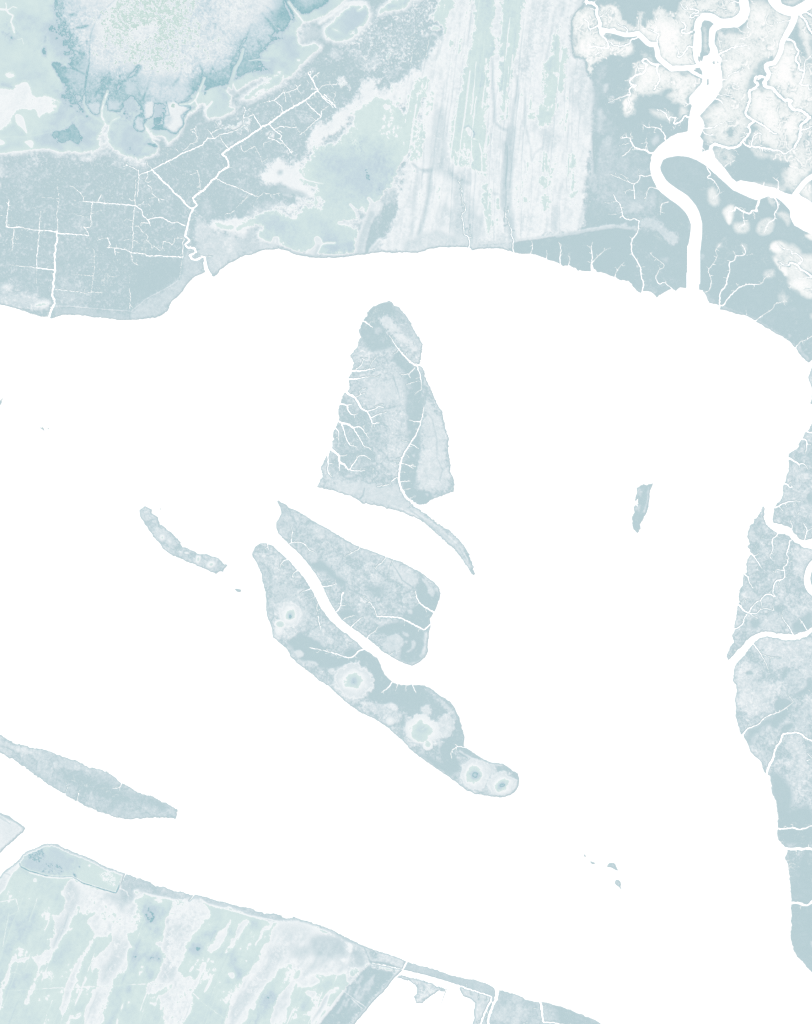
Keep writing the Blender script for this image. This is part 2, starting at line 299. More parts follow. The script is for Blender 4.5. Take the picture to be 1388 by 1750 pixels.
# ------------------------------------------------------------------ beach ridges running down to the shore
region("C 0,1080 40,1000 60,880 80,720 130,520 40,460 160,300 240,220 200,130 140,180 180,60 200,-200 1200,-200 1180,40 1130,90 1100,150 1105,300 1118,390 1195,395 1205,480 1245,550 1285,640 1250,760 1230,880 1265,1100 1240,1388 G 1230,0 1210,200 1190,400 1180,560 1000,600 700,650 480,665 430,700 300,682 150,695 0,718 -200,725 -150,600 -90,450 -60,150 -20,50", 2.7, 5, a=.13, u=.13, t=0, rough=1.5, R=30)
# mint crests
for s, v, a in (("C 190,20 230,0 300,-10 280,90 250,150 250,230 210,180 160,120", 3.2, .06), ("C 140,180 200,170 220,205 150,215", 3.15, .06),
    ("C 440,-40 575,-40 560,150 555,260 545,420 510,500 545,560 500,590 535,640 520,720 525,900 530,1040 540,1180 480,1170 400,1140 300,1040 262,1020 280,880 305,760 330,620 355,500 385,420 410,300 440,170 430,80", 3.3, .07),
    ("C 620,-40 770,-40 760,80 735,250 715,440 715,500 690,540 660,640 690,740 660,830 625,810 615,720 640,600 620,480 625,330 615,160 630,80", 3.3, .07),
    ("C 1030,120 1010,180 980,230 945,380 915,510 890,620 885,720 875,840 900,860 945,850 985,760 1005,690 1000,640 1040,590 1065,520 1050,470 1075,430 1080,360 1060,330 1020,310 1010,240", 3.25, .07),
    ("C 800,700 825,650 850,760 840,830 815,800", 3.0, .1), ("C 750,600 775,610 770,650 755,640", 3.05, .1),
    ("G 895,30 930,20 950,60 945,130 960,190 900,160 885,90", 3.12, .16), ("G 885,200 940,210 955,260 910,290 880,250", 3.1, .16), ("G 905,330 960,360 965,390 920,450 905,420", 3.05, .2),
    ("G 485,-20 540,-20 535,200 530,330 540,420 565,530 555,600 545,645 525,600 500,560 515,460 500,330 515,220 490,150", 3.2, .09),
    ("G 262,20 400,0 440,60 470,130 400,150 330,130 280,80", 3.05, .3), ("G 1065,40 1120,60 1110,200 1125,290 1095,370 1075,440 1090,300 1080,180", 3.0, .16), ("G 590,40 625,10 625,130 600,90", 3.0, .1),
    ("G 590,360 615,350 610,430 590,440", 3.08, .1), ("G 20,10 70,-10 55,80 0,120", 3.1, .16), ("G 20,150 45,150 40,230 20,240", 3.05, .1), ("G 60,280 95,280 85,400 62,410 52,330", 3.05, .12),
    ("C 0,830 50,810 110,850 70,1070 40,1070 0,1090", 3.05, .2), ("C 30,610 110,530 140,540 80,690 50,750 0,700", 3.1, .12), ("C 330,270 360,250 350,330 310,390 310,330", 3.05, .08), ("C 370,330 400,280 400,330 380,400",3.02,.1), ("G 760,330 800,350 800,380 770,370", 3.02, .1), ("C 270,280 300,275 300,300 275,300",3.05,.1)):
    region(s, v+.05, 2.8, a=a+.03, rough=1.9, u=.22)
# darker swales
region("C 215,740 250,800 235,960 250,1080 265,1150 340,1190 400,1160 420,1190 380,1240 410,1388 290,1388 300,1220 220,1190 130,1160 165,950 190,820", 1.9, 12, a=.25, rough=2)
region("G 290,180 400,180 370,260 400,300 440,420 490,520 480,640 420,660 330,620 250,560 200,470 220,380 310,420 330,300", 2.0, 12, a=.2, u=.25, rough=2)
region("G 180,460 290,460 300,520 200,540", 2.5, 8); region("G 330,500 480,480 480,560 400,600", 2.1, 9)
for s, v, w, f in (("C 560,400 565,560 575,700 578,830 630,875 700,890", 1.85, 2.2, 5), ("C 725,490 735,600 712,720 700,830 690,900", 1.85, 3, 6), ("C 690,880 675,1000 665,1150 650,1388", 1.75, 7, 10), ("G 665,0 668,150 650,260 655,400 680,500 700,640", 1.75, 7, 10),
    ("G 570,320 620,330 650,300", 2.1, 2, 4), ("C 780,600 785,850 820,1000 830,1090 850,1040 900,1000", 2.1, 1.6, 4), ("C 20,1110 70,1150 130,1155", 1.7, 1.5, 3), ("G 145,160 130,330 100,480 60,600", 1.8, 3.5, 6), ("G 60,160 30,400 10,600", 2.1, 3, 8), ("C 90,250 160,225 230,270 180,400", 2.2, 2, 5),
    ("G 990,430 985,560", 2.0, 4, 8), ("G 780,100 790,180", 2.1, 1, 3), ("G 1190,400 1150,540", 2.0, 3, 7), ("C 860,20 820,180 780,320 730,480", 2.1, 3, 10), ("C 990,60 960,230 930,400", 2.1, 2, 6), ("C 1060,680 1240,690", 2.1, 2, 4), ("C 1060,30 1000,180",2.2,2,6), ("G 400,250 300,210 270,170", 1.7, 4, 6), ("G 100,170 145,165", 1.6, 3, 5)):
    ridge(s, v, w, f)
region("C 840,20 1000,0 960,160 910,330 850,480 860,540 770,520 720,470 740,330 780,200", 2.45, 10, a=.28, rough=2); region("C 820,520 880,420 850,700 810,600", 2.4, 8, a=.2)
region("C 880,880 1000,870 1050,960 960,1030 900,990", 2.2, 9, a=.2); region("C 700,420 830,400 830,560 740,540", 2.2, 10, a=.3); region("C 830,830 870,820 860,900 820,900", 2.2, 6, a=.2)
region("C 1090,420 1190,400 1230,540 1250,700 1240,900 1210,890 1150,780 1100,700 1020,690 1080,560", 2.35, 7, a=.22, rough=1.5); region("C 1080,750 1110,760 1110,830 1070,820", 2.85, 4); region("C 1120,600 1150,620 1130,650", 2.8, 3); region("C 1050,640 1080,650 1070,680",2.9,3)
region("G 740,450 830,440 880,500 860,590 760,600 730,540", 2.35, 10, a=.25, u=.25); region("G 560,560 640,560 690,640 560,655", 2.4, 8, a=.22); region("G 980,400 1020,420 1010,590 970,590", 2.1, 8, a=.2)
region("G -40,640 60,600 220,560 400,640 480,665 700,640 700,690 480,695 300,690 100,715 -40,720", 2.15, 6, a=.18, u=.2, rough=1.2)
for s in ("C 380,870 400,855 435,900 430,930 400,915", "C 655,295 685,290 685,315 660,320", "C 965,490 1000,480 1020,515 990,525", "C 915,745 960,700 980,710 950,750 925,760", "C 1015,340 1040,340 1025,430 1010,400"):
    region(s, 2.9, 1.8, a=.04, rough=.4)
ridge("C 372,865 400,850 440,900 430,935", 3.95, .8, 2); ridge("C 432,940 465,950 490,1040 490,1160", 2.9, 1.0, 2); ridge("C 520,400 520,460 540,500", 2.85, 1.6, 3); ridge("C 400,1120 470,1165 540,1175", 2.9, 1.2, 2); ridge("C 440,140 430,200 410,300 380,430",2.95,1,2)
ridge("C 1180,35 1130,95 1100,155 1105,300 1118,390 1160,385 1195,400 1200,480 1245,540", 1.25, 1.2, 2.5)
for s in ("G 920,40 912,150 960,210 940,300", "C 620,960 620,1100", "C 560,940 570,1120"): ridge(s, 2.95, .7, 1.5)

r5 = np.random.RandomState(8)
for k in range(95):
    x = r5.uniform(0, 290)+705; y = r5.uniform(-10, 330); L = r5.uniform(50, 170); s = -.17 + .11*(x-700)/290 + r5.uniform(-.03, .03)
    if y > 215: s *= .35
    ridge("X " + " ".join(f"{x+s*L*t+r5.uniform(-1,1):.1f},{y+L*t:.1f}" for t in np.linspace(0, 1, 6)), r5.choice((-.6, -.42, -.3, .28)), r5.uniform(.35, 1.0), 1.3, 'add')
# ------------------------------------------------------------------ delta marsh in the north-east
region("X 1000,80 1010,125 1022,170 1018,220 1014,300 1000,395 1050,385 1100,420 1200,520 1500,600 1500,-100 1040,-100 1000,0 980,40", 1.08, 6, a=.08, u=.15, t=.05, R=14)
region("D -160,260 0,380 -60,900 0,1300 100,1320 300,1200 300,1060 150,950 60,900 0,760", 1.3, 12, a=.12, u=.25, t=.12)
region("C 1245,560 1330,560 1350,680 1320,900 1260,900 1240,760", 1.35, 8, a=.12); region("C 1320,570 1345,570 1335,620 1315,620", 2.3, 4); region("C 1280,740 1315,730 1310,860 1280,920", 1.9, 5); region("C 1350,660 1388,650 1388,700 1355,700", 2.4, 3, a=.1); region("C 1310,930 1375,930 1340,1020 1290,1060", 1.8, 5); region("C 1270,1000 1388,1000 1388,1300 1260,1290", 1.5, 12, a=.13, u=.25)
region("C 1255,1150 1262,1180 1270,1100 1250,900 1240,900 1240,1000", 1.05, 4)
region("H -150,120 0,200 60,260 175,300 210,290 300,270 330,300 320,180 280,120 150,130 60,60 0,0 -150,0", 1.45, 8, a=.13, t=.18)
region("H 150,190 200,180 240,230 200,260 140,250", 1.9, 4); region("H 290,110 325,100 330,200 290,210", 1.7, 5); region("D 285,960 330,920 350,950 310,1000", 1.9, 4)
region("H -60,330 0,322 100,340 190,362 210,300 270,280 330,290 400,370 480,425 470,460 420,465 330,400 290,360 220,380 150,370 0,350 -60,352", 1.95, 4, a=.15, rough=1.2)
region("G 690,645 1000,612 1388,548 H 190,365 150,440 150,520 200,800 0,690 G 1388,900 1000,810 700,720", 1.04, 3, a=.06, u=.05, t=0, rough=.4)
ridge("G 480,662 600,652 700,642 850,622 1000,602 1150,575 1388,535", 2.3, 2.2, 2.5); ridge("G 1000,610 1388,545 H 60,350 150,362", 1.9, 2, 3)
region("H 350,560 415,560 400,600 370,590", 1.6, 4); region("H 260,545 285,530 290,570 262,570", 1.5, 4); region("H 150,640 160,700 165,650", 1.2, 6); region("H 240,770 310,765 325,800 270,780", 1.5, 4); region("H 545,310 560,330 565,370 550,370", 1.5, 4); region("H 630,535 655,540 650,570 630,570", 1.7, 3)
# drowned, near-white ground: basins between the creek banks
LOWS = (("D 20,40 60,40 130,170 200,180 210,110 240,60 250,90 270,170 300,130 310,60 380,50 400,100 470,90 500,20 560,-20 620,-60 880,-60 900,110 760,150 640,90 590,130 570,200 590,420 570,450 440,460 380,420 340,390 320,330 250,280 200,240 100,240 -60,200 -60,40", .42, 5),
        ("C 1100,160 1120,100 1180,60 1230,60 1250,100 1260,190 1290,240 1350,280 1388,330 1388,345 1300,400 1240,460 1225,515 1200,470 1190,390 1150,375 1115,380 1105,300", .52, 5),
        ("C 1110,330 1150,280 1200,250 1240,260 1230,330 1310,350 1260,400 1235,430 1225,505 1205,440 1200,390 1160,360", .22, 5),
        ("D 0,260 100,300 150,280 180,330 150,370 90,380 0,340", .2, 5), ("D 350,150 420,160 500,200 470,300 460,350 390,350 340,260", .16, 8), ("D 200,150 330,160 330,230 240,240", .22, 6), ("D 480,0 620,20 700,40 640,90 560,80", .2, 5), ("D 20,40 55,50 50,100 10,110", .15, 4),
        ("D 230,340 330,450 470,490 600,520 620,560 540,650 530,720 450,700 400,640 440,600 380,600 330,650 260,660 200,640 170,700 165,760 130,775 95,740 110,690 150,640 180,600 200,540 240,510 240,440", .5, 6), ("D 100,680 150,650 160,740 130,770 100,740", .12, 4), ("D 290,590 340,580 350,610 310,630", .03, 3), ("D 180,420 300,430 330,500 300,590 200,640 150,620 200,540", .38, 6),
        ("D 280,740 400,760 440,790 430,830 380,810 330,800 290,770", .5, 6), ("D 490,720 540,740 530,800 500,840 480,790", .6, 5),
        ("D 740,180 790,190 900,220 960,170 960,0 1120,20 1250,100 1230,180 1180,280 1150,400 1060,420 1030,440 1010,490 980,540 930,620 960,680 930,790 980,830 930,900 900,980 820,1000 720,970 690,990 650,940 640,860 740,700 780,560 770,400 750,330 720,290", .58, 8),
        ("D 780,420 930,440 930,600 880,640 800,620 790,540", .4, 8), ("D 700,720 800,700 850,780 760,830 660,830 640,790", .5, 7), ("D 970,60 1080,80 1110,240 990,240 960,160", .42, 8),
        ("D 1180,300 1270,300 1310,420 1388,480 1388,900 1310,960 1270,1010 1200,1060 1120,1020 1040,990 980,1000 990,900 1040,890 980,820 940,780 970,680 960,620 1020,590 1080,610 1100,480 1140,420", .42, 8), ("D 1130,760 1250,770 1330,850 1290,930 1160,900 1060,840", .2, 8), ("D 1180,500 1250,520 1290,640 1220,640 1170,580", .25, 7), ("D 1020,700 1100,680 1160,760 1130,830 1040,810", .33, 7),
        ("D 1290,0 1388,0 1388,480 1340,380 1300,200 1270,130", .5, 7), ("D 970,1000 1050,1020 1200,1070 1300,960 1388,900 1388,1190 1300,1230 1280,1300 1180,1270 1200,1100 1100,1080 1000,1080", .55, 8), ("D 1240,1060 1388,1010 1388,1160 1290,1180", .42, 8), ("D 1340,830 1388,840 1388,900 1350,900", .1, 4),
        ("D 720,1020 800,1010 860,1060 840,1110 780,1120 730,1080", .72, 7), ("D 970,1240 1060,1250 1160,1270 1200,1300 1080,1270", .6, 5), ("D 1290,1290 1388,1230 1388,1390 1330,1340", .55, 5))
for s, v, f in LOWS: region(s, v*.76, f*1.2, a=.13, u=.26, t=.06, rough=2.4)
region("D 220,160 245,70 265,170 250,200", 1.0, 3); region("D 720,195 880,195 930,230 860,225 770,215", .95, 5)
region("D 805,890 850,880 855,940 815,940", .98, 9); region("D 740,1030 800,1020 810,1080 760,1090", .95, 7); region("D 860,1130 960,1080 1080,1110 1220,1100 1230,1140 1100,1170 1000,1210 880,1200", 1.03, 9, u=.05)
region("D 1060,395 1140,390 1130,430 1080,440 1070,480 1090,520 1040,510 1010,480", .95, 5); region("D 1250,480 1270,480 1270,540 1250,530",.8,4)
region("D 170,470 250,470 200,560 120,580", .75, 6)
for s, v, f in (("H 675,100 710,70 740,110 760,190 720,215 680,185", .48, 6), ("H 770,240 820,200 860,200 850,280 830,335 800,310", .3, 5), ("H 800,270 840,280 825,335 810,320", .06, 3), ("H 845,350 860,320 900,320 960,310 960,370 930,395 870,390", .5, 5), ("H 1000,370 1030,310 1090,280 1140,310 1110,400 1040,410", .5, 5),
    ("H 1140,260 1190,240 1240,270 1240,330 1220,350 1190,300", .55, 5), ("H 1330,410 1388,390 1500,380 1500,450 1388,440", .12, 4), ("H 1095,490 1130,445 1160,440 1250,475 1310,500 1310,540 1388,540 1560,540 1560,860 1388,845 1330,820 1260,780 1220,740 1230,690 1180,640 1130,590 1110,550 1140,540 1110,520", .42, 7),
    ("H 1095,490 1135,442 1200,470 1180,520 1130,525", .06, 4), ("H 1125,560 1170,590 1220,640 1215,685 1180,650", .05, 3), ("H 1230,730 1350,700 1388,760 1388,830 1320,800", .12, 6), ("H 1050,680 1070,645 1140,640 1130,690 1080,700", .6, 6), ("H 1145,820 1190,795 1235,840 1210,890 1160,870", .75, 6), ("H 1370,930 1500,920 1500,1020 1370,980", .55, 5),
    ("H 720,490 760,450 780,470 750,510", .8, 4), ("H 900,460 940,460 940,520 910,520", .78, 4)):
    region(s, v, f, a=.1, u=.2, rough=1.3)
region("D 1080,1340 1100,1335 1130,1388 1100,1388", .5, 4); region("H 1090,150 1130,170 1140,220 1100,200", .75, 5)
for s in ("H 690,870 640,790 665,780 690,820 740,870", "H 757,905 870,940 1000,985 1130,1065 1240,1135 1200,1110 1000,975 860,925"): region(s, 1.35, 2.5, a=.12)
ridge("H 765,890 870,925 980,965 1100,1040 1230,1120 1300,1190 1350,1240", 1.55, 1.0, 1.6); ridge("H 1300,1160 1320,1210 1360,1250", 1.7, 2, 3); ridge("H 1320,1210 1355,1180", 1.5, .8); region("H 1230,1080 1250,1090 1240,1105 1225,1100", 1.7, 2)

# ------------------------------------------------------------------ islands and east shore marsh
EVERY = dict(a=.2, t=.6, u=.14)
region("X 520,490 840,490 840,990 520,990", 1.72, 1, **EVERY); region("X 415,845 780,845 780,1150 640,1150 640,1180 900,1370 700,1370 450,1130 415,960", 1.72, 1, **EVERY); region("X 1150,630 1500,630 1500,1800 1150,1800", 1.62, 1, **EVERY)
region("I 400,180 470,90 560,50 620,90 640,160 600,200 530,150 505,190 560,270 600,350 680,430 750,490 790,560 800,780 805,850 790,900 775,1000 790,1090 775,1200 760,1290 745,1340 860,1360 870,1420 780,1450 700,1388 660,1300 650,1200 660,1100 720,1010 690,960 700,860 690,740 660,590 690,560 650,500 600,440 640,390 590,375 520,390 440,390 400,330 380,250", 1.07, 3.5, a=.09, t=.16, u=.06, rough=1.5)
region("I 505,185 530,160 590,150 600,200 640,220 620,255 700,310 750,330 768,400 740,415 690,350 640,330 560,260", 2.35, 3, a=.12, t=.15, rough=1.4); region("I 600,90 660,130 760,290 780,380 750,330 680,280 620,200", 1.55, 4, t=.2)
region("I 470,240 520,230 540,260 490,290", 1.7, 3, rough=1.2); region("I 510,310 550,310 540,350", 1.5, 2)
region("I 240,720 330,730 440,870 500,900 560,1000 450,1100 440,1220 300,1240 150,1180 170,1080 220,1020 230,880", 1.38, 16, t=.35)
region("I 440,600 640,560 690,640 680,760 560,760 430,740 380,640", 2.1, 14, a=.12, t=.3); region("I 560,900 690,900 690,1120 600,1180 540,1060", 1.9, 12, t=.5)
region("I 812,660 870,760 930,840 950,950 960,1100 980,1200 1000,1330 850,1345 760,1300 770,1180 810,1080 805,930 825,800", 2.2, 4, a=.12, t=.3, rough=1.2)
region("J 110,515 300,490 500,500 640,500 680,590 760,660 900,770 1060,930 1130,1060 1120,1085 1060,1020 900,860 760,740 600,680 400,610 250,560", 2.05, 4, a=.1, t=.25)
for s, v, w in (("J 600,650 760,720 900,850 1040,1000", 2.5, 1.2), ("J 760,700 900,790 1060,930 1110,1020", 2.35, 1.4), ("J 700,665 900,820 1060,990", 1.6, .8)): ridge(s, v, w, 2)
ridge("I 480,1045 530,1080 560,1110 570,1140 650,1150", 1.15, .9, 2); ridge("I 600,560 620,620 640,680 650,720", 1.2, .8, 2); ridge("I 520,880 570,910 590,960", 1.2, .7, 2); ridge("J 410,535 400,580 380,605", 1.1, 1.2, 2); ridge("I 840,820 870,860 900,1000 900,1120 940,1200 920,1270", 1.6, .9, 2)
region("J 745,610 745,560 860,560 860,620 810,648", 1.06, 3, a=.06, t=.05)
for s in ("J 815,570 845,570 840,590", "J 725,305 750,305 745,325", "J 790,125 800,125 795,150", "J 735,580 760,580 750,600"): region(s, 1.8, 2)
# middle island
for s, f in (("K 430,490 490,450 560,490 620,570 700,620 640,640 560,560 490,530", 5), ("K 1155,570 1190,560 1210,620 1300,680 1310,730 1270,810 1250,860 1250,940 1180,960 1060,880 1090,800 1150,780 1170,740 1150,660", 3), ("K 860,960 960,900 1100,890 1210,950 1230,1040 1190,1130 1110,1170 1030,1130 1060,1060 960,950", 3), ("K 800,640 930,640 940,700 860,700", 9), ("K 620,820 720,790 760,840 700,880", 6)):
    region(s, 1.08, f, a=.07, t=.1, u=.05, rough=1.3)
region("K 300,110 480,220 720,360 1000,470 1150,550 1150,640 1050,620 960,500 760,450 560,330 420,260 330,200", 2.05, 8, a=.12, t=.5); region("K 990,500 1150,560 1155,640 1080,650 1020,580", 2.25, 4, t=.2)
for s in ("K 960,990 1030,950 1080,1010 1050,1080 960,1090 920,1040", "K 1190,590 1230,610 1285,680 1280,715 1240,700 1235,650", "K 1060,940 1110,970 1100,990 1060,970", "K 1085,1090 1130,1060 1120,1010 1150,1010 1155,1050 1110,1090", "K 1055,800 1080,800 1075,825", "K 1095,800 1130,800 1130,830 1100,825", "K 1075,1015 1100,1010 1095,1035"):
    region(s, 2.05, 2, a=.1, t=.2, rough=.9)
region("K 790,830 900,860 1000,860 960,900 880,900", 2.1, 5, t=.3); region("K 1215,960 1235,960 1225,1080 1180,1130 1210,1050", 2.3, 3); region("K 380,390 470,400 500,460 460,490 400,450", 2.0, 4, t=.2)
for s in ("K 1000,500 1040,560 1060,600 1150,660", "K 980,490 960,600", "K 700,660 780,700 850,730"): ridge(s, 1.15, .8, 2)
region("K 215,65 290,105 310,180 270,300 220,270 210,210 240,150", 1.7, 5, t=.25)
# long island
for s, f in (("K 360,945 450,1000 480,1050 430,1090 340,1020", 3), ("L -70,150 0,270 100,290 150,230 240,235 340,300 430,460 590,480 660,560 640,620 590,650 520,620 400,618 300,590 280,540 315,430 280,370 180,340 60,355 -40,360 -140,330 -230,240 -270,170", 3), ("L 750,890 850,840 890,890 850,930 860,980 900,1010 880,1060 840,1070 780,1000", 4), ("L 490,700 520,680 530,760 490,760", 4), ("L 600,940 700,960 860,1080 800,1080 620,960", 6)):
    region(s, 1.06, f, a=.06, t=.06, u=.04, rough=1.3)
region("K 60,380 120,560 160,880 150,560 110,430", 1.5, 6); region("K 130,560 440,720 480,960 360,940 180,780 140,660", 1.85, 8, t=.35)
region("L 650,500 720,520 860,640 900,720 870,710 760,600", 2.0, 6, t=.3); region("L 740,680 850,680 855,800 800,850 720,860 740,760", 2.35, 2.5, a=.12, t=.3, rough=1.5); region("L 250,590 400,610 480,620 510,680 480,760 420,700 330,700", 2.1, 3, t=.4, rough=1.5)
region("L 620,640 680,600 720,670 660,690", 2.2, 3, t=.3, rough=1.8); region("L 1010,990 1130,1020 1160,1090 1100,1110 1060,1050", 2.2, 3, t=.3, rough=1.5); region("K 320,1090 370,1070 400,1110 350,1130", 2.3, 2, rough=1); region("K 390,1150 470,1150 500,1180 430,1190", 2.2, 2, rough=1); region("L 0,380 40,360 60,400 20,420", 2.2, 2, rough=1)
ridge("L 430,690 560,480", 1.15, .1); ridge("L 640,480 700,500 780,570 860,640 900,740 925,860", 1.2, 1.4, 2); ridge("L 900,930 1000,990 1090,1010 1180,1020", 2.4, 1.5, 3)
for c, R, pk, base, sq, rot, fl, p, rg in (("K 300,838", 22, 4.08, 2.1, 1.05, .3, .0, 1.5, .5), ("K 232,897", 11, 3.42, 2.5, .7, .1, .2, .8, None), ("K 228,940", 8, 2.95, 2.4, 1.3, 0, 0, 1, None), ("L 178,452", 35, 4.0, 2.0, .92, .2, .0, 1.5, .6), ("L 640,785", 31, 3.75, 2.2, .85, .1, .12, .9, .2), ("L 680,880", 10, 3.5, 2.5, 1.0, .5, .1, .8, None),
                                   ("L 998,1088", 26, 4.35, 1.9, 1.1, .2, .0, 1.3, .5), ("L 1178,1155", 27, 4.3, 1.9, .82, -.3, .0, 1.3, .5), ("L 425,722", 8, 2.9, 2.3, 1, 0, .2, 1, None),
                                   ("V 447,455", 8, 3.3, 2.0, 1.1, .3, .0, 1.0, None), ("V 803,668", 7, 3.25, 2.0, 1.9, .2, .0, 1.0, None), ("V 930,722", 13, 3.3, 1.9, .8, .5, .0, 1.0, None), ("V 690,608", 6, 2.8, 1.9, .5, .2, 0, .9, None), ("V 630,600", 6, 2.8, 1.9, .5, .3, 0, .9, None)):
    mound(c, R, pk, base, sq, rot, fl, p, rg)
region("L 170,430 190,430 185,470 165,465", 4.0, 4); region("L 985,1075 1010,1075 1010,1100 990,1100", 4.35, 2, rough=.3); region("L 1165,1160 1200,1145 1205,1160 1180,1170", 4.3, 2, rough=.4); region("K 290,850 305,835 315,850 300,865", 4.2, 1.6, rough=.3)
ridge("L 640,780 700,735 720,720", 2.95, .8, 2); region("L 560,810 640,800 690,850 620,870", 3.5, 5)
# crescent, lens, eastern islet
region("V 200,140 360,140 560,400 650,540 1120,700 1000,830 440,570 200,300", 1.75, 1, a=.2, t=.5, u=.2)
for s, v in (("V 230,200 265,260 310,250 320,290 290,310 250,270", 2.1), ("V 370,330 460,380 540,440 590,540 560,560 500,520 400,450 350,420", 2.15), ("V 430,500 500,540 480,560 430,530", 2.1), ("V 860,700 960,670 1020,730 1000,790 900,770", 1.9), ("V 750,640 790,700 780,730 755,710", 2.4)):
    region(s, v, 4, t=.3, rough=1.4)

region("V 370,335 470,385 550,450 590,540 570,555 520,470 420,410", 2.35, 4, t=.2, rough=1.2)
for c, R, pk, sq, rot in (("V 447,455", 6.5, 3.45, 1.1, .3), ("V 803,668", 5.2, 3.4, 1.9, .2), ("V 930,722", 9.5, 3.45, .75, -.4), ("V 690,608", 5, 3.1, .5, .1), ("V 630,598", 4.5, 2.9, .5, .3), ("V 520,490", 6, 2.8, .6, .9)): mound(c, R, pk, 2.0, sq, rot, .05, .9, None)
region("Q -200,0 1300,0 1300,800 -200,800", 1.62, 1, a=.13, t=.45, u=.22)
for s, v, f in (("Q -100,170 0,170 80,205 220,245 235,280 120,250 0,210", 2.2, 4), ("Q 260,265 330,270 310,300 270,290", 2.0, 3), ("Q 400,320 500,320 510,370 450,390", 1.7, 5), ("Q 620,390 740,410 810,470 760,490 640,440", 1.65, 7), ("Q 600,560 800,640 1000,690 900,705 700,660", 1.6, 6), ("Q 120,300 220,340 330,420 440,480 430,540 260,430", 1.6, 8), ("Q 380,390 640,450 860,540 900,600 700,560 480,480", 1.1, 9), ("Q 850,520 1030,560 1150,630 1100,660 950,600", 1.2, 6)):
    region(s, v, f, t=.2)
r9 = np.random.RandomState(4)
for i in range(26):
    t = i/25; x = 60+t*560; y = 300+t*340 + 8
    ridge(f"Q {x:.0f},{y+10:.0f} {x+14+r9.uniform(-10,10):.0f},{y-30-r9.uniform(0,60):.0f} {x+30+r9.uniform(-20,20):.0f},{y-80-r9.uniform(0,60):.0f}", r9.uniform(-.3,.3), .8, 1.6, 'add')
region("M 150,900 330,900 330,1300 150,1300", 1.12, 1, a=.12, t=.1, u=.1); region("M 195,1080 225,1085 225,1120 190,1115", 2.0, 4); region("M 210,960 240,1000 200,1030", 1.6, 4, a=.2)
for s in ("M 280,960 275,1050 250,1130",): ridge(s, 1.8, 1, 2)
# east shore
for s, v, f in (("M 1240,780 1290,800 1380,870 1380,920 1290,900 1260,850", 1.9, 5), ("M 1220,960 1300,960 1388,1020 1340,1060 1240,1050 1200,1020", 1.8, 6), ("N 410,230 500,170 520,330 470,440 410,400", 1.55, 6), ("N 300,1150 370,1050 380,1000 340,1010 300,1090", 2.0, 4), ("N 380,960 420,940 440,1030 380,1080", 2.1, 4),
                ("N 540,930 640,900 760,860 780,950 700,1020 560,1040 480,1000", 2.1, 7), ("N 340,740 480,770 440,830 350,830", 1.9, 6), ("N 740,440 875,420 840,560 800,640 740,600 720,520", 1.95, 7), ("N 600,400 700,400 660,540 600,560", 1.9, 6),
                ("O 440,200 560,170 875,160 875,420 680,400 600,420 480,360", 2.1, 8), ("O 320,400 420,300 500,420 480,480 560,480 660,520 600,640 560,720 400,760 320,740 310,560", 2.2, 7), ("O 700,420 875,380 875,540 760,600 690,600 660,540", 1.95, 5), ("O 600,860 720,760 875,570 875,900 800,880 740,850 640,880", 1.95, 4), ("O 660,930 720,900 800,960 850,1030 840,1100 875,1200 800,1300 740,1290 700,1230 680,1120 740,1040 680,1010", 2.05, 4),
                ("O 720,1300 750,1310 740,1440 720,1440", 1.8, 3), ("O 700,1490 760,1460 820,1440 810,1490 760,1525 720,1515", 1.75, 3), ("O 390,880 470,880 470,920 440,970 410,940", 2.1, 3), ("O 530,850 560,830 585,850 540,890", 2.1, 2), ("O 510,960 560,900 620,900 610,940 540,980", 1.9, 4), ("O 625,1090 650,1075 670,1095 640,1115", 2.0, 2), ("O 580,1110 605,1105 600,1130", 1.9, 2), ("O 640,1220 680,1210 660,1235", 1.9, 2),
                ("P 650,330 740,305 800,300 790,320 660,345", 1.9, 3), ("P 830,370 875,360 875,400 820,400", 1.8, 3), ("P 800,190 840,190 840,220 805,225", 1.7, 2), ("P 720,950 740,940 735,980 720,980", 1.7, 2), ("P 720,1040 740,1080 735,1150 715,1110", 1.9, 3), ("P 790,1250 820,1280 860,1340 830,1310", 1.7, 2), ("P 770,1140 800,1145 790,1165", 1.6, 2)):
    region(s, v, f, t=.4, rough=1.5)
for s, f in (("O 585,655 650,625 735,655 690,710 610,735", 2), ("O 380,430 420,420 440,450 380,450", 2), ("O 655,410 695,410 680,460 650,500", 3), ("O 840,480 875,470 875,560 760,610 740,600 840,550", 3), ("O 640,840 740,800 740,850 650,890", 3), ("N 720,1000 760,960 875,880 875,1000 820,1040 740,1060", 4), ("N 410,950 480,940 490,1000 420,1030", 5), ("N 600,850 650,860 660,900 600,900", 5),
             ("O 560,1200 640,1200 720,1320 720,1440 660,1500 875,1420 875,1750 620,1700 600,1400", 6), ("P 600,40 680,20 720,140 690,220 610,280", 5), ("P 660,440 1500,440 1500,1700 700,1700", 4), ("M 1360,1020 1388,1000 1388,1080 1360,1060", 4), ("P 740,320 875,310 870,350 740,350", 4), ("O 480,830 600,745 740,660 760,640 700,720 600,860 540,800 380,1000 380,860", 6)):
    region(s, 1.12, f, a=.06, t=.1, u=.1, rough=1.4)
region("P 880,1130 860,1130 865,1170 880,1180", 1.8, 2); region("P 850,470 875,470 875,510 860,500", 1.7, 3); region("P 680,460 760,500 820,700 720,820 700,640", 1.3, 12)

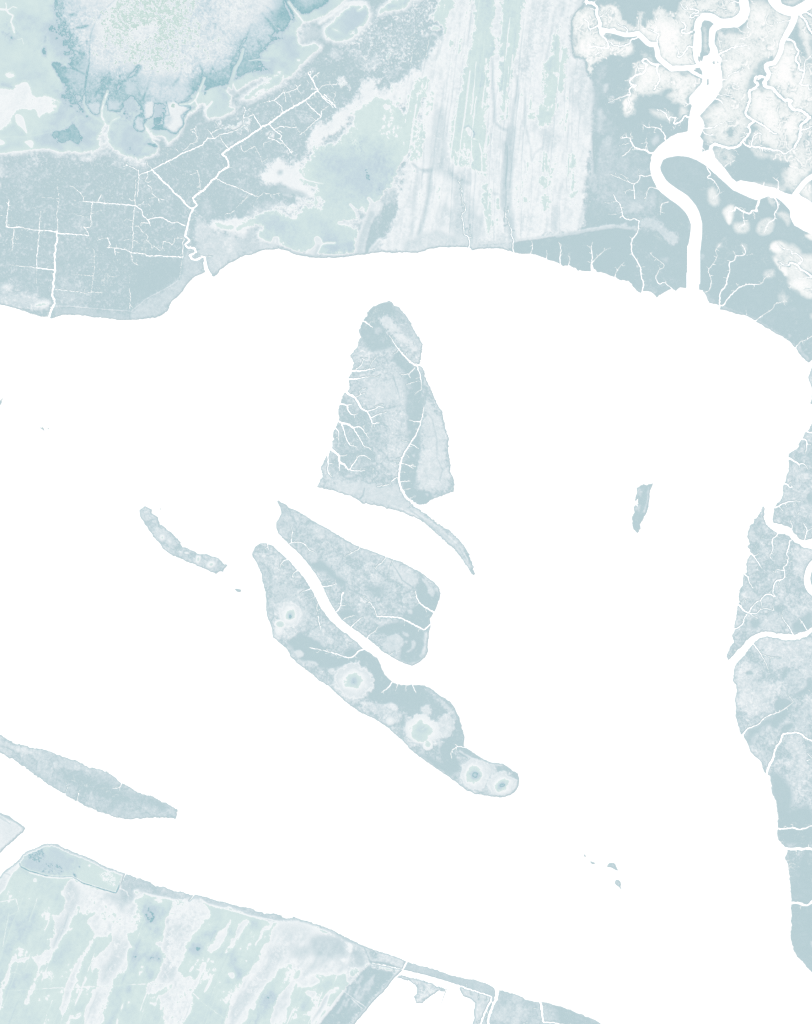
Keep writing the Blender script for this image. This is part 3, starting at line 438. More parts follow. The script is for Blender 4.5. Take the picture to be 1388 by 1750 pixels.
# ------------------------------------------------------------------ SOUTH SHORE ground
region("R -300,-60 250,-60 900,380 S 800,600 1500,900 T 500,560 760,620 1600,900 1600,1200 R -300,1900", 3.3, 3, a=.08, t=0, u=.34)
region("R 0,600 190,600 160,700 100,800 40,960 -60,1000 -60,760", 3.85, 40, rough=2); region("R 180,400 320,420 260,640 140,620 200,500", 3.5, 40); region("R -60,960 60,800 20,1000 0,1200 -60,1300", 3.5, 24)
# swales of the south plain
region("R 445,500 480,400 520,420 560,440 640,470 780,505 850,470 880,520 930,500 960,500 980,520 910,540 900,565 960,580 975,600 960,640 1000,660 990,700 940,700 920,760 865,785 880,830 918,870 895,885 850,885 880,950 875,1000 850,1045 790,1020 770,1090 745,1160 720,1260 690,1388 560,1420 600,1300 620,1200 660,1110 690,1010 650,1000 620,1040 640,930 720,860 745,800 700,800 650,800 600,900 545,990 510,1100 480,1200 450,1310 430,1330 410,1310 430,1200 470,1080 520,960 590,870 620,800 640,770 590,700 590,680 630,640 650,620 600,660 560,620 525,580 500,650 475,740 400,820 405,865 350,890 340,960 320,960 275,980 265,1050 240,1110 230,1160 200,1240 170,1265 170,1220 220,1120 250,1040 260,980 215,930 160,960 100,970 75,1000 50,1100 10,1250 -60,1400 -60,1250 30,1090 70,960 100,910 120,900 110,950 200,930 240,930 290,900 340,880 330,800 370,800 400,730 370,680 355,650 400,670 440,640 460,560 420,495", 2.62, 3, a=.2, rough=1.4)
for s, v, f, a in (("R 470,470 500,440 560,545 490,650 440,750 380,860 345,860 390,760 450,640 460,560", 2.05, 6, .24), ("R 770,780 870,830 860,900 800,1000 740,1090 680,1110 690,1000 740,920", 1.95, 10, .28), ("R 700,500 790,500 900,520 870,560 830,640 760,560", 1.85, 8, .2), ("R 640,700 600,690 660,650 700,700 660,760", 2.3, 6, .2), ("R 735,690 755,720 760,760 740,760", 2.0, 4, .15), ("R 580,1310 640,1180 700,1150 660,1300 600,1388", 2.3, 8, .2), ("R 460,430 490,410 500,480 450,560", 1.8, 5, .2), ("R 840,530 900,490 920,530 870,570 830,590", 1.8, 5, .2), ("R 930,650 970,640 990,670 950,700", 2.3, 4, .2)):
    region(s, v, f, a=a, rough=2)
region("R 1025,550 1080,530 1110,560 1060,585 1030,570", 2.8, 3, a=.1)
region("R 1050,820 1100,830 1110,770 1090,770 1120,720 1110,680 1130,640 1160,650 1190,650 1215,600 1220,560 1388,530 1388,740 1300,790 1280,830 1230,860 1240,910 1210,950 1200,1000 1225,1060 1270,1100 1300,1110 1320,1150 1290,1160 1310,1260 1270,1340 1240,1388 1120,1420 1100,1300 1080,1200 1100,1190 1180,1120 1130,1140 1020,1180 1000,1130 1060,1090 1085,1020 1095,880 1060,850", 2.68, 3, a=.22, rough=1.6)
region("R 1130,730 1200,720 1290,760 1240,860 1240,890 1200,980 1180,1080 1090,1100 1090,1000 1100,900 1120,800", 2.05, 7, a=.3, rough=2); region("R 1130,670 1160,660 1160,700 1120,710", 2.2, 4)
for s in ("R 925,985 970,930 990,945 980,970 1050,970 1020,985 985,990 975,1030 940,1070 940,1020", "R 835,1200 845,1230 830,1300 810,1310", "R 860,1230 885,1215 880,1260 855,1285", "R 790,1330 810,1310 800,1388 785,1400", "R 470,1330 560,1300 560,1330 520,1360 480,1350", "R 230,400 245,395 255,425 225,425", "R 1020,870 1040,870 1045,910 1030,900", "R 480,740 495,735 475,760", "R 570,1060 580,1070 565,1080", "R 890,1035 915,1045 900,1070","R 1010,1240 1070,1245 1040,1270"):
    region(s, 2.86, 2.4, a=.1, rough=.8)
for s, v, f, a in (("R 690,540 725,570 725,600 700,585", 3.1, 2.5, .05), ("R 600,640 650,630 640,650 600,665", 3.1, 2.5, .05), ("R 735,770 760,770 760,840 720,840", 3.1, 2.5, .05), ("R 1080,590 1160,540 1215,560 1190,640 1140,640 1080,640", 3.3, 5, .05)):
    region(s, v, f, a=a, rough=.8)
for s, c in (("R 1000,615 1015,595 1030,610 1030,630 1050,640 1050,670 1035,690 1018,698 1030,665 1025,640 1005,630", 4.15), ("R 1015,930 1030,920 1048,935 1035,950 1018,945", 4.15), ("R 1330,865 1345,870 1365,865 1355,885 1340,895 1330,885", 4.12), ("R 912,930 930,925 920,940", 4.08), ("R 1072,935 1080,940 1076,950", 4.1), ("S 428,1035 436,1040 435,1055 430,1050", 4.05)):
    p = pts(s); cx, cy = p.mean(0); r = max(np.ptp(p[:,0]), np.ptp(p[:,1]))/2
    region("X " + " ".join(f"{cx+(r+7)*math.cos(k):.1f},{cy+(r+7)*math.sin(k):.1f}" for k in np.arange(0, 6.28, .5)), 3.86, 13, rough=1.2, u=.03); region(s, c-.08, 1.6, a=.05, rough=.3, u=0)
for s in ("R 1040,740 1110,720 1100,800 1030,800 980,800", "R 920,810 950,830 940,860 915,850", "R 1140,590 1190,590 1180,630 1150,620", "R 960,560 1000,530 1010,600 980,580", "R 1000,1020 1030,1000 1060,1040 1000,1080", "R 890,970 920,1010 900,1020", "R 840,1140 890,1140 880,1170 850,1170", "S 180,760 270,750 260,800 160,810", "S 340,740 400,730 400,790 350,790", "S 380,900 430,930 430,1020 400,1010", "S 250,900 350,910 300,940", "S 520,680 570,690 560,730 520,720", "S 100,880 140,860 130,920", "S 340,1070 380,1090 370,1130 350,1110", "S 590,1260 660,1180 680,1210 620,1300 560,1388 500,1388", "S 840,1220 920,1250 900,1310 840,1340", "S 680,1150 720,1170 700,1190", "S 1020,1110 1070,1120 1040,1150"):
    region(s, 3.85, 14, rough=2)
for k in range(70):
    x = r9.uniform(-10, 640); y = r9.uniform(1510+.22*x, 1740); L = r9.uniform(25, 100); s = -.38 + r9.uniform(-.06, .06)
    ridge("X " + " ".join(f"{x+s*L*t+r9.uniform(-.8,.8):.1f},{y+L*t:.1f}" for t in np.linspace(0, 1, 5)), r9.choice((-.4, -.28, .2)), r9.uniform(.3, .9), 1.2, 'add')
# fringe marsh along the south bank
region("R 835,360 900,375 1188,480 1388,520 S 600,620 830,660 1150,790 1400,900 1400,935 1150,835 1000,745 830,690 700,700 540,660 400,610 230,580 100,550 R 1388,555 1300,540 1210,555 1100,530 1000,505 920,470 880,560 820,560 815,470", 1.55, 4, a=.18, t=.15, rough=1.1)
ridge("R 990,505 1100,530 1220,555", 2.9, 1, 2.5); ridge("S 230,580 380,620 520,660 640,680 760,705", 2.9, .8, 2); ridge("R 840,395 815,470 860,490 870,520", 2.9, .7, 1.5); ridge("R 840,400 790,500", 1.5, 1, 2)
# right half of the south plain
for s, v, f, a in (("S -40,560 40,560 130,545 220,575 240,660 190,700 120,770 70,850 40,900 60,910 30,1000 -40,1000", 2.66, 3, .22), ("S 370,680 380,690 345,790 290,880 245,905 210,895 215,870 260,830 290,760 330,740", 2.85, 2.2, .05), ("S 490,665 500,700 440,780 415,830 380,860 345,915 330,905 370,840 370,810 405,790 410,740 450,690", 2.75, 2.4, .1), ("S 580,740 640,720 650,690 660,700 640,750 590,750 590,800 560,830 540,870 530,840 570,810", 2.8, 2, .1),
    ("S 700,695 830,690 900,715 1150,815 1200,900 1230,960 1240,1000 1180,1040 1080,1055 1000,1060 900,1060 870,1090 830,1150 820,1110 780,1170 750,1230 750,1388 640,1388 640,1340 700,1230 690,1200 760,1130 800,1050 790,1000 770,980 740,1010 690,1030 680,1070 640,1090 620,1110 590,1160 560,1190 540,1290 500,1280 500,1340 430,1420 320,1420 350,1350 380,1260 390,1200 430,1150 440,1100 500,1040 530,980 560,950 580,900 600,830 640,830 640,770 680,720", 2.66, 3.4, .16)):
    region(s, v, f, a=a, rough=1.5)
for s, v, f, a in (("S 640,860 780,830 750,960 660,1020 600,1110 520,1200 400,1388 360,1388 420,1200 520,1080 600,980", 2.2, 8, .32), ("S 920,780 1140,790 1170,880 1150,930 1060,950 1000,960 910,900", 1.72, 8, .1), ("S 720,720 920,720 920,800 800,880 740,850 680,840", 2.35, 8, .16), ("S 780,860 900,860 920,920 800,950", 1.95, 8, .14), ("S 900,1000 1000,920 1040,930 1000,1010 920,1030", 2.3, 6, .1), ("S 690,1230 770,1170 770,1250 720,1300 660,1388 640,1350", 2.35, 5, .1), ("S 1130,990 1200,970 1210,1000 1100,1040", 2.2, 4, .1)):
    region(s, v, f, a=a, rough=2)
for s, v, f, a in (("S 710,1090 740,1060 790,1050 790,1085 740,1095 720,1100", 2.85, 2.4, .05), ("S 700,1130 750,1110 740,1130 710,1140", 2.9, 2, .05), ("S 740,1010 780,980 790,1020 870,1010 830,1080 800,1100 760,1130 700,1190 660,1160 690,1040", 3.2, 4, .06), ("S 870,1160 970,1170 940,1210 900,1200", 2.85, 2, .08), ("S 840,1110 930,1050 990,1100 930,1130 860,1140", 2.8, 3, .14), ("S 1010,1190 1050,1190 1000,1290 960,1340 920,1388 930,1340 990,1250", 2.4, 3, .16), ("S 1110,945 1150,940 1155,965 1125,970", 3.15, 2, .05), ("S 1120,1140 1060,1200 1010,1180 1100,1120", 2.85, 4, .1),
                  ("S 1180,1050 1260,1000 1230,1040 1130,1110 1070,1080", 3.15, 3, .05), ("S 90,1030 120,990 125,1010 100,1035", 2.9, 2, .06), ("S 30,1120 90,1060 130,1100 160,1060 180,980 205,960 200,1010 150,1110 110,1180 60,1200", 2.75, 3, .22), ("S 190,1170 240,1080 250,1060 245,1110 200,1175", 2.88, 2, .04), ("S 360,1040 400,1035 405,1070 385,1085 355,1055", 2.88, 2, .06), ("S 470,950 490,955 480,970", 2.85, 2, .05), ("S 805,1340 815,1310 820,1340", 2.85, 2, .05)):
    region(s, v, f, a=a, rough=1.1)
region("S 1290,1010 1330,980 1388,1010 T 100,470 160,480 230,500 215,545 110,655 30,750 -60,850 -150,950 -330,860 S 980,1388 1060,1290 1140,1170 1220,1080", 1.14, 3, a=.12, t=0, u=.08, rough=1)
for k in range(16):
    x = 1050 + r9.uniform(0, 290); y = 1030 + (1338-x)*1.15 + r9.uniform(-60, 90)
    region(f"S {x:.0f},{y:.0f} {x+26:.0f},{y-44:.0f} {x+36:.0f},{y-40:.0f} {x+14:.0f},{y+18:.0f} {x-10:.0f},{y+22:.0f}", 1.85, 3, a=.15, rough=1.2)
region("T 225,515 260,510 240,540 190,590 90,690 20,771 -40,830 -60,820 60,700 150,600", 1.9, 3, a=.4, rough=1.2); ridge("T 0,635 60,690", 2.5, .8, 1.4); ridge("S 1140,1165 1000,1345 960,1388", 2.8, 1.6, 3)
region("T 0,330 60,360 150,385 290,440 270,480 200,470 110,445 90,440 40,500 0,560 -20,540", 2.1, 3, a=.3, rough=1); ridge("T 105,445 190,455 265,482", 1.2, 2.2, 2); ridge("T 60,345 100,440", 1.3, 1, 2); region("T 90,375 150,375 150,425 110,430", 1.5, 3, a=.5); region("T -10,480 30,470 40,500 0,530", 3.2, 3); region("T 20,390 50,380 80,470 20,460", 1.6, 4, a=.12); region("T 175,410 280,450 250,470 170,430", 2.3, 3)
region("T 270,440 310,440 760,560 770,620 740,640 540,570 270,490", 1.5, 2, a=.13, u=.15); ridge("T 280,487 440,525 540,555 700,612", 1.9, .8, 1.5)
region("T 250,500 520,580 520,720 240,700", 2.1, 1.5, a=.6); region("T 560,570 740,620 740,800 560,800", 2.0, 2, a=.24)
region("T 720,640 800,590 1100,640 1400,780 1400,900 700,900", 1.6, 3, a=.13, t=.3, u=.1); region("T 1060,670 1200,700 1330,790 1100,800 1090,700", 1.2, 5, t=.1); region("T 770,690 850,660 960,700 900,771 760,760", 2.0, 6, t=.3); region("T 735,650 760,650 735,720 715,771 700,771", 1.15, 2)
# diked basin
region("R 130,285 150,240 260,190 300,168 360,162 440,195 560,250 700,310 845,370 838,385 787,500 700,475 560,430 490,388 320,385 200,355 140,320", 3.3, 2, a=.06, u=.1, rough=.3)
region("R 150,280 260,200 370,175 470,220 520,240 520,360 440,370 300,370 180,340", 3.72, 14, a=.05, rough=1.5); region("R 190,235 265,195 290,200 298,270 270,290 215,270", 3.98, 3, a=.55, rough=1.5); region("R 290,330 370,290 420,330 420,370 330,375 280,360", 3.9, 6, a=.35, rough=2)
region("R 650,370 700,350 740,340 800,400 780,460 720,430", 3.0, 6, a=.3, rough=2.4); region("R 590,310 620,300 610,330", 2.9, 2)
for s in ("R 490,355 520,375 525,400 500,395", "R 530,320 545,315 545,330", "R 495,230 510,235 500,250"): region(s, 4.1, 1.4, a=.1, rough=.5)
ring = "R 130,285 150,240 200,210 260,190 300,168 360,162 440,195 560,250 700,318 840,378 787,500 700,475 560,430 490,388 400,390 320,383 200,350 140,320 130,285"
ridge(ring, 2.6, 1.9, 1.4, wob=.2); ridge(ring, 4.06, 1.1, .9, wob=.2); ridge("R 470,205 560,245 650,288 760,335 850,372", 2.0, 1.0, 1.5)
ridge("R 200,362 320,393 400,398 485,395", 2.8, 1.0, 2)
region("R -60,440 40,340 110,290 140,325 90,360 50,420 30,470 0,500 -60,560", 2.55, 3, a=.16); ridge("R 20,360 70,380", 1.9, .8, 1.5); ridge("R 40,450 90,365", 2.95, .7, 1.4)
for s, w in (("R 1008,602 1020,625 1040,645 1045,665 1030,690 1022,697", 1.7), ("R 1020,936 1040,938", 1.6), ("R 1340,872 1352,876 1344,886", 2.0), ("R 916,934 924,928", .8), ("R 1074,938 1078,946", .7)): ridge(s, 4.06, w, 1.2, wob=.1)
# roads and ditches of the south plain
for s, v in (("R 50,1160 250,1150 430,1141", 2.97), ("R 480,1139 640,1134 820,1126", 2.99), ("R 860,1120 1000,1116 1200,1108", 2.9), ("R 20,860 60,640", 2.98), ("R 0,560 110,540 130,620 60,655", 3.0), ("R 80,1040 100,1035 150,1055", 2.9), ("R 410,1388 430,1320", 2.9)): ridge(s, v, .55, 1.1)
ridge("S 110,1180 150,1215 330,1350", 2.95, .5, 1.0); ridge("R 1310,1180 1350,1215", 2.6, .7, 1.2); ridge("S 1130,1160 1290,1275", 2.6, .7, 1.2)
# corner field at the left edge
region("Q -200,600 0,660 180,770 150,820 0,950 -200,1150", 2.55, 1.5, a=.13, u=.12); region("Q 0,668 60,690 130,735 175,775 150,815 160,780 110,740 40,705 0,690", 1.4, 2.4)
ridge("Q -60,655 0,690 60,730 120,750 140,780 125,820 60,875 0,925", 3.0, .7, 1.6); ridge("Q 0,690 60,735 80,740", 3.98, .6, 1.2); ridge("Q 0,700 70,745", 1.8, 1, 2)

# ------------------------------------------------------------------ shorelines
R0 = 14.0
S = np.full((GY, GX), -R0, np.float32)          # signed distance to the waterline, positive on land
OWN = np.zeros((GY, GX), np.int16)              # which piece of land a spot belongs to
LANDS = [
 ("north", "E -900,1060 -200,1065 0,1072 60,1082 110,1100 160,1118 215,1137 265,1152 322,1161 345,1171 400,1150 440,1140 530,1143 640,1157 740,1168 820,1178 865,1181 930,1175 1000,1170 1050,1162 1100,1145 1140,1115 1150,1085 1165,1050 1200,1025 1240,980 1270,935 1310,895 1350,870 1388,857 "
  "F 205,857 218,868 235,858 250,888 265,885 285,870 300,838 330,818 375,790 430,762 470,742 530,730 560,715 600,703 660,700 700,697 740,702 770,712 800,730 850,742 930,755 1000,758 1080,757 1150,752 1200,745 1220,740 1290,735 1340,722 1388,718 "
  "G 50,722 100,710 150,695 220,685 300,682 380,685 412,692 425,705 480,695 560,690 630,695 680,710 710,720 760,730 830,732 880,745 930,765 980,780 1020,798 1040,812 1080,808 1120,825 1140,840 1220,845 1240,838 1255,835 1270,855 1320,862 1388,885 "
  "H 80,715 110,715 155,735 165,760 200,790 222,800 235,790 265,788 300,800 328,830 350,815 400,785 435,772 460,783 490,765 640,785 665,820 685,868 720,875 750,885 757,912 800,918 870,945 930,955 1000,990 1050,1025 1130,1070 1190,1100 1240,1140 1280,1180 1310,1230 1340,1255 1362,1274 1375,1268 1400,1250 1700,1200 X 1500,-200 -200,-200", .35),
 ("triangle", "I 575,54 530,68 490,80 455,103 430,140 410,175 390,205 370,250 380,300 365,340 360,375 320,420 312,440 330,470 328,510 315,550 300,575 300,620 300,655 285,670 260,700 245,750 230,800 232,850 230,880 205,915 195,960 195,1010 190,1050 160,1090 130,1140 115,1190 122,1240 105,1290 85,1315 "
  "J 150,540 220,558 290,580 350,608 400,635 470,648 530,663 600,680 680,700 730,725 790,755 850,800 910,855 970,910 1030,965 1080,1025 1110,1075 1130,1110 1145,1120 1158,1110 1145,1070 1130,1010 1100,945 1060,890 1010,840 970,810 920,780 870,740 820,705 770,670 745,650 790,648 830,645 860,610 910,595 970,570 1020,555 1025,520 "
  "I 1010,1260 1015,1250 990,1220 992,1160 978,1080 980,1000 965,930 945,860 940,810 905,760 880,710 855,640 825,590 812,520 800,505 780,490 790,450 800,400 800,350 770,290 730,215 700,160 660,120 610,80", .6),
 ("middle", "K 220,58 245,75 280,90 295,108 340,125 400,160 480,210 560,255 620,290 680,325 740,360 790,382 860,405 950,440 1010,460 1080,490 1150,525 1220,570 1280,615 1310,650 1322,690 1315,730 1290,790 1275,825 1250,860 1258,900 1245,960 1235,1030 1238,1085 1215,1125 1180,1155 1130,1182 1095,1175 1040,1150 980,1115 920,1080 830,1000 740,940 690,905 655,875 610,820 570,750 530,670 500,600 470,555 420,490 370,430 310,375 260,325 215,280 205,235 210,205 240,150 232,110 212,66", .3),
 ("long", "K 90,350 140,348 185,370 230,410 290,460 350,530 400,590 440,650 470,710 500,770 550,840 610,910 680,960 740,1010 800,1065 860,1105 895,1130 920,1190 950,1245 990,1285 1020,1300 1080,1310 1130,1308 L 590,475 660,482 710,505 760,550 830,590 870,640 890,690 910,760 930,830 925,890 945,905 1010,955 1100,1000 1190,1010 1250,1050 1290,1080 1303,1130 1290,1180 1250,1220 1180,1243 1100,1232 1000,1220 940,1190 900,1160 850,1125 780,1075 700,1020 620,965 560,915 520,870 470,820 420,780 350,725 280,690 210,660 140,610 70,550 30,510 0,480 K 490,1275 420,1215 365,1180 300,1115 280,1070 220,1020 185,985 175,930 160,880 140,830 135,760 130,680 110,600 105,555 75,490 38,425 55,385", .35),
 ("crescent", "V 275,145 240,170 220,190 225,230 240,270 290,345 330,400 380,470 420,515 445,555 490,590 550,630 620,665 700,700 750,720 800,735 860,765 920,790 980,815 1005,795 1050,795 1065,765 1100,730 1095,718 1065,715 1030,680 990,650 900,625 810,610 750,590 700,560 650,545 630,505 590,465 560,420 500,375 430,315 410,290 405,255 370,235 345,205 340,180 310,160", .45),
 ("lens", "Q -400,60 -100,100 0,140 60,175 110,200 170,212 240,235 300,240 370,268 430,290 500,310 560,335 600,360 680,378 740,400 790,440 820,465 870,490 940,530 1000,548 1040,558 1100,595 1150,620 1200,645 1198,700 1185,712 1100,705 970,707 900,715 840,712 760,690 660,660 590,630 520,595 460,560 400,520 330,485 260,435 200,385 130,340 60,295 0,262 -100,220 -400,180", .55),
 ("eastislet", "M 315,925 300,940 265,945 245,940 200,967 198,1000 185,1045 190,1065 205,1070 185,1085 175,1100 182,1130 168,1160 165,1210 175,1245 205,1270 230,1245 222,1215 245,1180 260,1140 275,1110 285,1060 290,1000 300,965", .35),
 ("cornerfield", "Q -400,560 0,665 60,690 110,725 150,755 175,775 155,805 120,835 80,870 40,905 0,945 -400,1200", .3),
 ("north", "M 1388,145 1370,185 1360,215 1370,250 1385,290 1385,360 1370,395 1388,402 1700,402 1700,145", .3),
 ("eastshore", "M 1388,530 1360,580 1342,590 1325,630 1310,650 1280,705 1225,735 1220,755 1230,790 1228,850 1205,920 1190,960 1195,1000 1180,1040 1145,1070 1128,1105 1122,1150 1118,1180 1130,1205 1180,1215 1240,1240 1270,1275 1310,1315 1340,1330 1388,1310 1700,1310 1700,530", .5),
 ("eastpoint", "N 505,105 490,150 465,190 445,205 435,235 405,255 395,290 390,340 405,390 390,410 410,430 412,455 405,485 380,545 385,590 375,610 358,605 355,700 330,735 325,790 340,830 320,840 315,890 305,940 285,1015 295,1035 275,1080 290,1125 260,1165 235,1235 250,1265 280,1235 320,1190 370,1130 430,1080 480,1055 530,1047 600,1060 680,1068 750,1068 820,1050 875,1010 1300,700 1300,420 875,432 810,415 760,385 720,355 700,330 670,315 625,308 590,295 545,265 525,230 515,190 518,115", .45),
 ("eastmarsh", "O 430,215 400,260 350,320 300,385 285,420 290,450 280,495 305,530 310,580 295,640 305,700 300,760 320,820 340,900 360,905 400,980 415,1030 450,1065 490,1100 500,1140 520,1190 540,1205 560,1210 570,1290 570,1330 600,1390 612,1440 618,1520 615,1590 P 612,330 620,375 670,425 690,440 685,470 668,505 685,550 700,620 710,690 712,760 718,840 715,880 720,940 712,980 722,1010 710,1060 715,1110 735,1190 760,1240 800,1280 840,1330 875,1370 1400,2000 O 1400,0 875,135 830,165 780,182 715,192 650,185 600,175 540,162 480,180", .4),
 ("south", "R -400,760 0,385 40,340 80,315 110,290 130,270 150,235 200,210 260,185 300,165 350,160 390,170 440,195 500,220 560,245 630,275 660,290 700,310 760,335 850,370 870,375 900,385 925,395 960,405 1010,420 1060,450 1120,460 1180,485 1240,495 1310,515 1330,510 1388,522 "
  "S 260,545 330,560 400,580 450,590 520,608 590,630 605,640 615,635 680,642 720,648 730,665 790,668 800,660 830,672 900,688 970,715 1060,748 1150,795 1250,845 1340,880 1388,900 T 220,410 295,440 310,445 360,465 440,482 520,510 600,530 660,540 720,560 750,575 765,588 780,590 820,600 880,620 920,640 990,655 1010,655 1050,662 1130,685 1200,715 1290,750 1320,771 1600,900 1600,1300 -2300,1300", .4),
]
ISLETS = [("marshislet", "W -80,500 0,515 20,505 25,488 45,472 68,478 46,496 36,515 36,550 20,585 0,608 -80,640"), ("starislet", "W 792,1042 825,1056 838,1028 848,1050 866,1068 880,1108 860,1106 835,1078 800,1062"), ("speckislet", "W 940,1062 955,1055 975,1070 955,1085"), ("pebbleislet", "V 1160,962 1185,960 1222,968 1228,985 1212,995 1185,988"),
          ("sliverislet", "U 335,362 360,376 400,386 440,410 380,428 343,400"), ("fanislet", "U 672,482 668,460 690,422 710,402 800,402 828,430 848,480 882,550 840,542 790,512 740,487"), ("dropislet", "U 843,735 895,739 928,770 941,830 930,870 957,930 928,907 903,872 848,837 817,800 827,765"), ("flakeislet", "U 205,228 225,235 246,265 232,292 212,260"), ("dotislet", "V 426,166 436,168 438,178 428,178")]
POOLS = [("river_delta", "D 690,375 650,385 635,430 632,470 645,520 640,560 590,625 552,665 552,700 570,720 558,760 545,830 540,896 470,910 420,935 370,975 330,1010 305,1040 288,1080 300,1110 350,1110 365,1090 400,1073 470,1060 540,1068 580,1080 620,1100 680,1140 740,1195 800,1250 850,1295 900,1318 960,1345 1000,1362 1030,1358 1050,1350 1080,1338 1110,1338 1150,1350 1200,1390 H 1235,230 1240,250 1240,285 1270,340 1330,375 1388,400 1500,470 1500,190 1388,190 1350,160 1310,140 1290,115 1245,130 1200,118 1130,85 1060,72 1000,50 950,42 900,35 870,45 D 840,1215 830,1200 800,1160 760,1115 725,1075 718,1050 710,1022 685,1022 635,1038 640,990 645,960 622,930 640,890 655,855 640,815 622,790 630,775 655,750 680,720 720,680 750,630 775,590 775,540 770,490 762,440 770,400 745,370"),
         ("pond", "T 275,487 350,502 440,527 540,557 575,573 570,585 590,625 630,640 655,660 645,700 650,740 640,771 640,1000 -100,1000 -40,840 20,771 80,702 120,652 180,592 228,530 255,505")]
BARS = [("bar", s) for s in ("D 640,170 665,172 686,190 680,240 684,300 692,365 668,372 645,345 633,320 637,240 625,190", "D 1172,5 1300,-30 1330,-5 1290,25 1255,48 1210,40 1180,25", "D 582,462 628,458 630,492 605,478", "D 668,540 684,535 684,575 668,585", "D 705,425 722,408 730,440 712,440", "D 735,415 755,420 745,440", "D 608,380 632,388 638,400 618,430 608,410", "D 568,208 588,205 596,225 580,235", "D 735,220 748,235 742,270 725,290 722,250", "D 708,628 722,628 718,640", "D 642,480 652,482 650,500","D 552,695 562,712 556,722")] + \
       [("tuft", "T 255,512 310,522 400,546 505,590 490,602 460,595 430,620 400,640 380,660 345,660 330,625 345,610 345,570 310,550 240,525")]
NAMES = {}
def own(sl, mask, name):
    k = NAMES.setdefault(name, len(NAMES)+1); OWN[sl][mask] = k
SHORE = 0.9*N4 + 0.7*N9 + 0.55*N2
for i, (nm, spec, w) in enumerate(LANDS):
    (x0,x1,y0,y1), sd = poly_sd(smooth(pts(spec), 9, .55, 50+i, True), R0)
    sl = np.s_[y0:y1, x0:x1]; sd = sd + w*SHORE[sl]*2.3
    own(sl, sd > np.maximum(S[sl], -9), nm); S[sl] = np.maximum(S[sl], np.clip(sd, -R0, R0))
CH = np.zeros((GY, GX), np.int16); CD = np.full((GY, GX), 2.2, np.float32); NETS = {}
def claim(sl, d, net):
    k = NETS.setdefault(net, len(NETS)+1)
    m = d < CD[sl]
    CD[sl][m] = d[m]; CH[sl][m] = k
for nm, spec in POOLS:
    (x0,x1,y0,y1), sd = poly_sd(smooth(pts(spec), 6, .5, 90, True), R0)
    sl = np.s_[y0:y1, x0:x1]; sd = sd + .35*SHORE[sl]
    S[sl] = np.minimum(S[sl], -sd); claim(sl, -sd, nm)

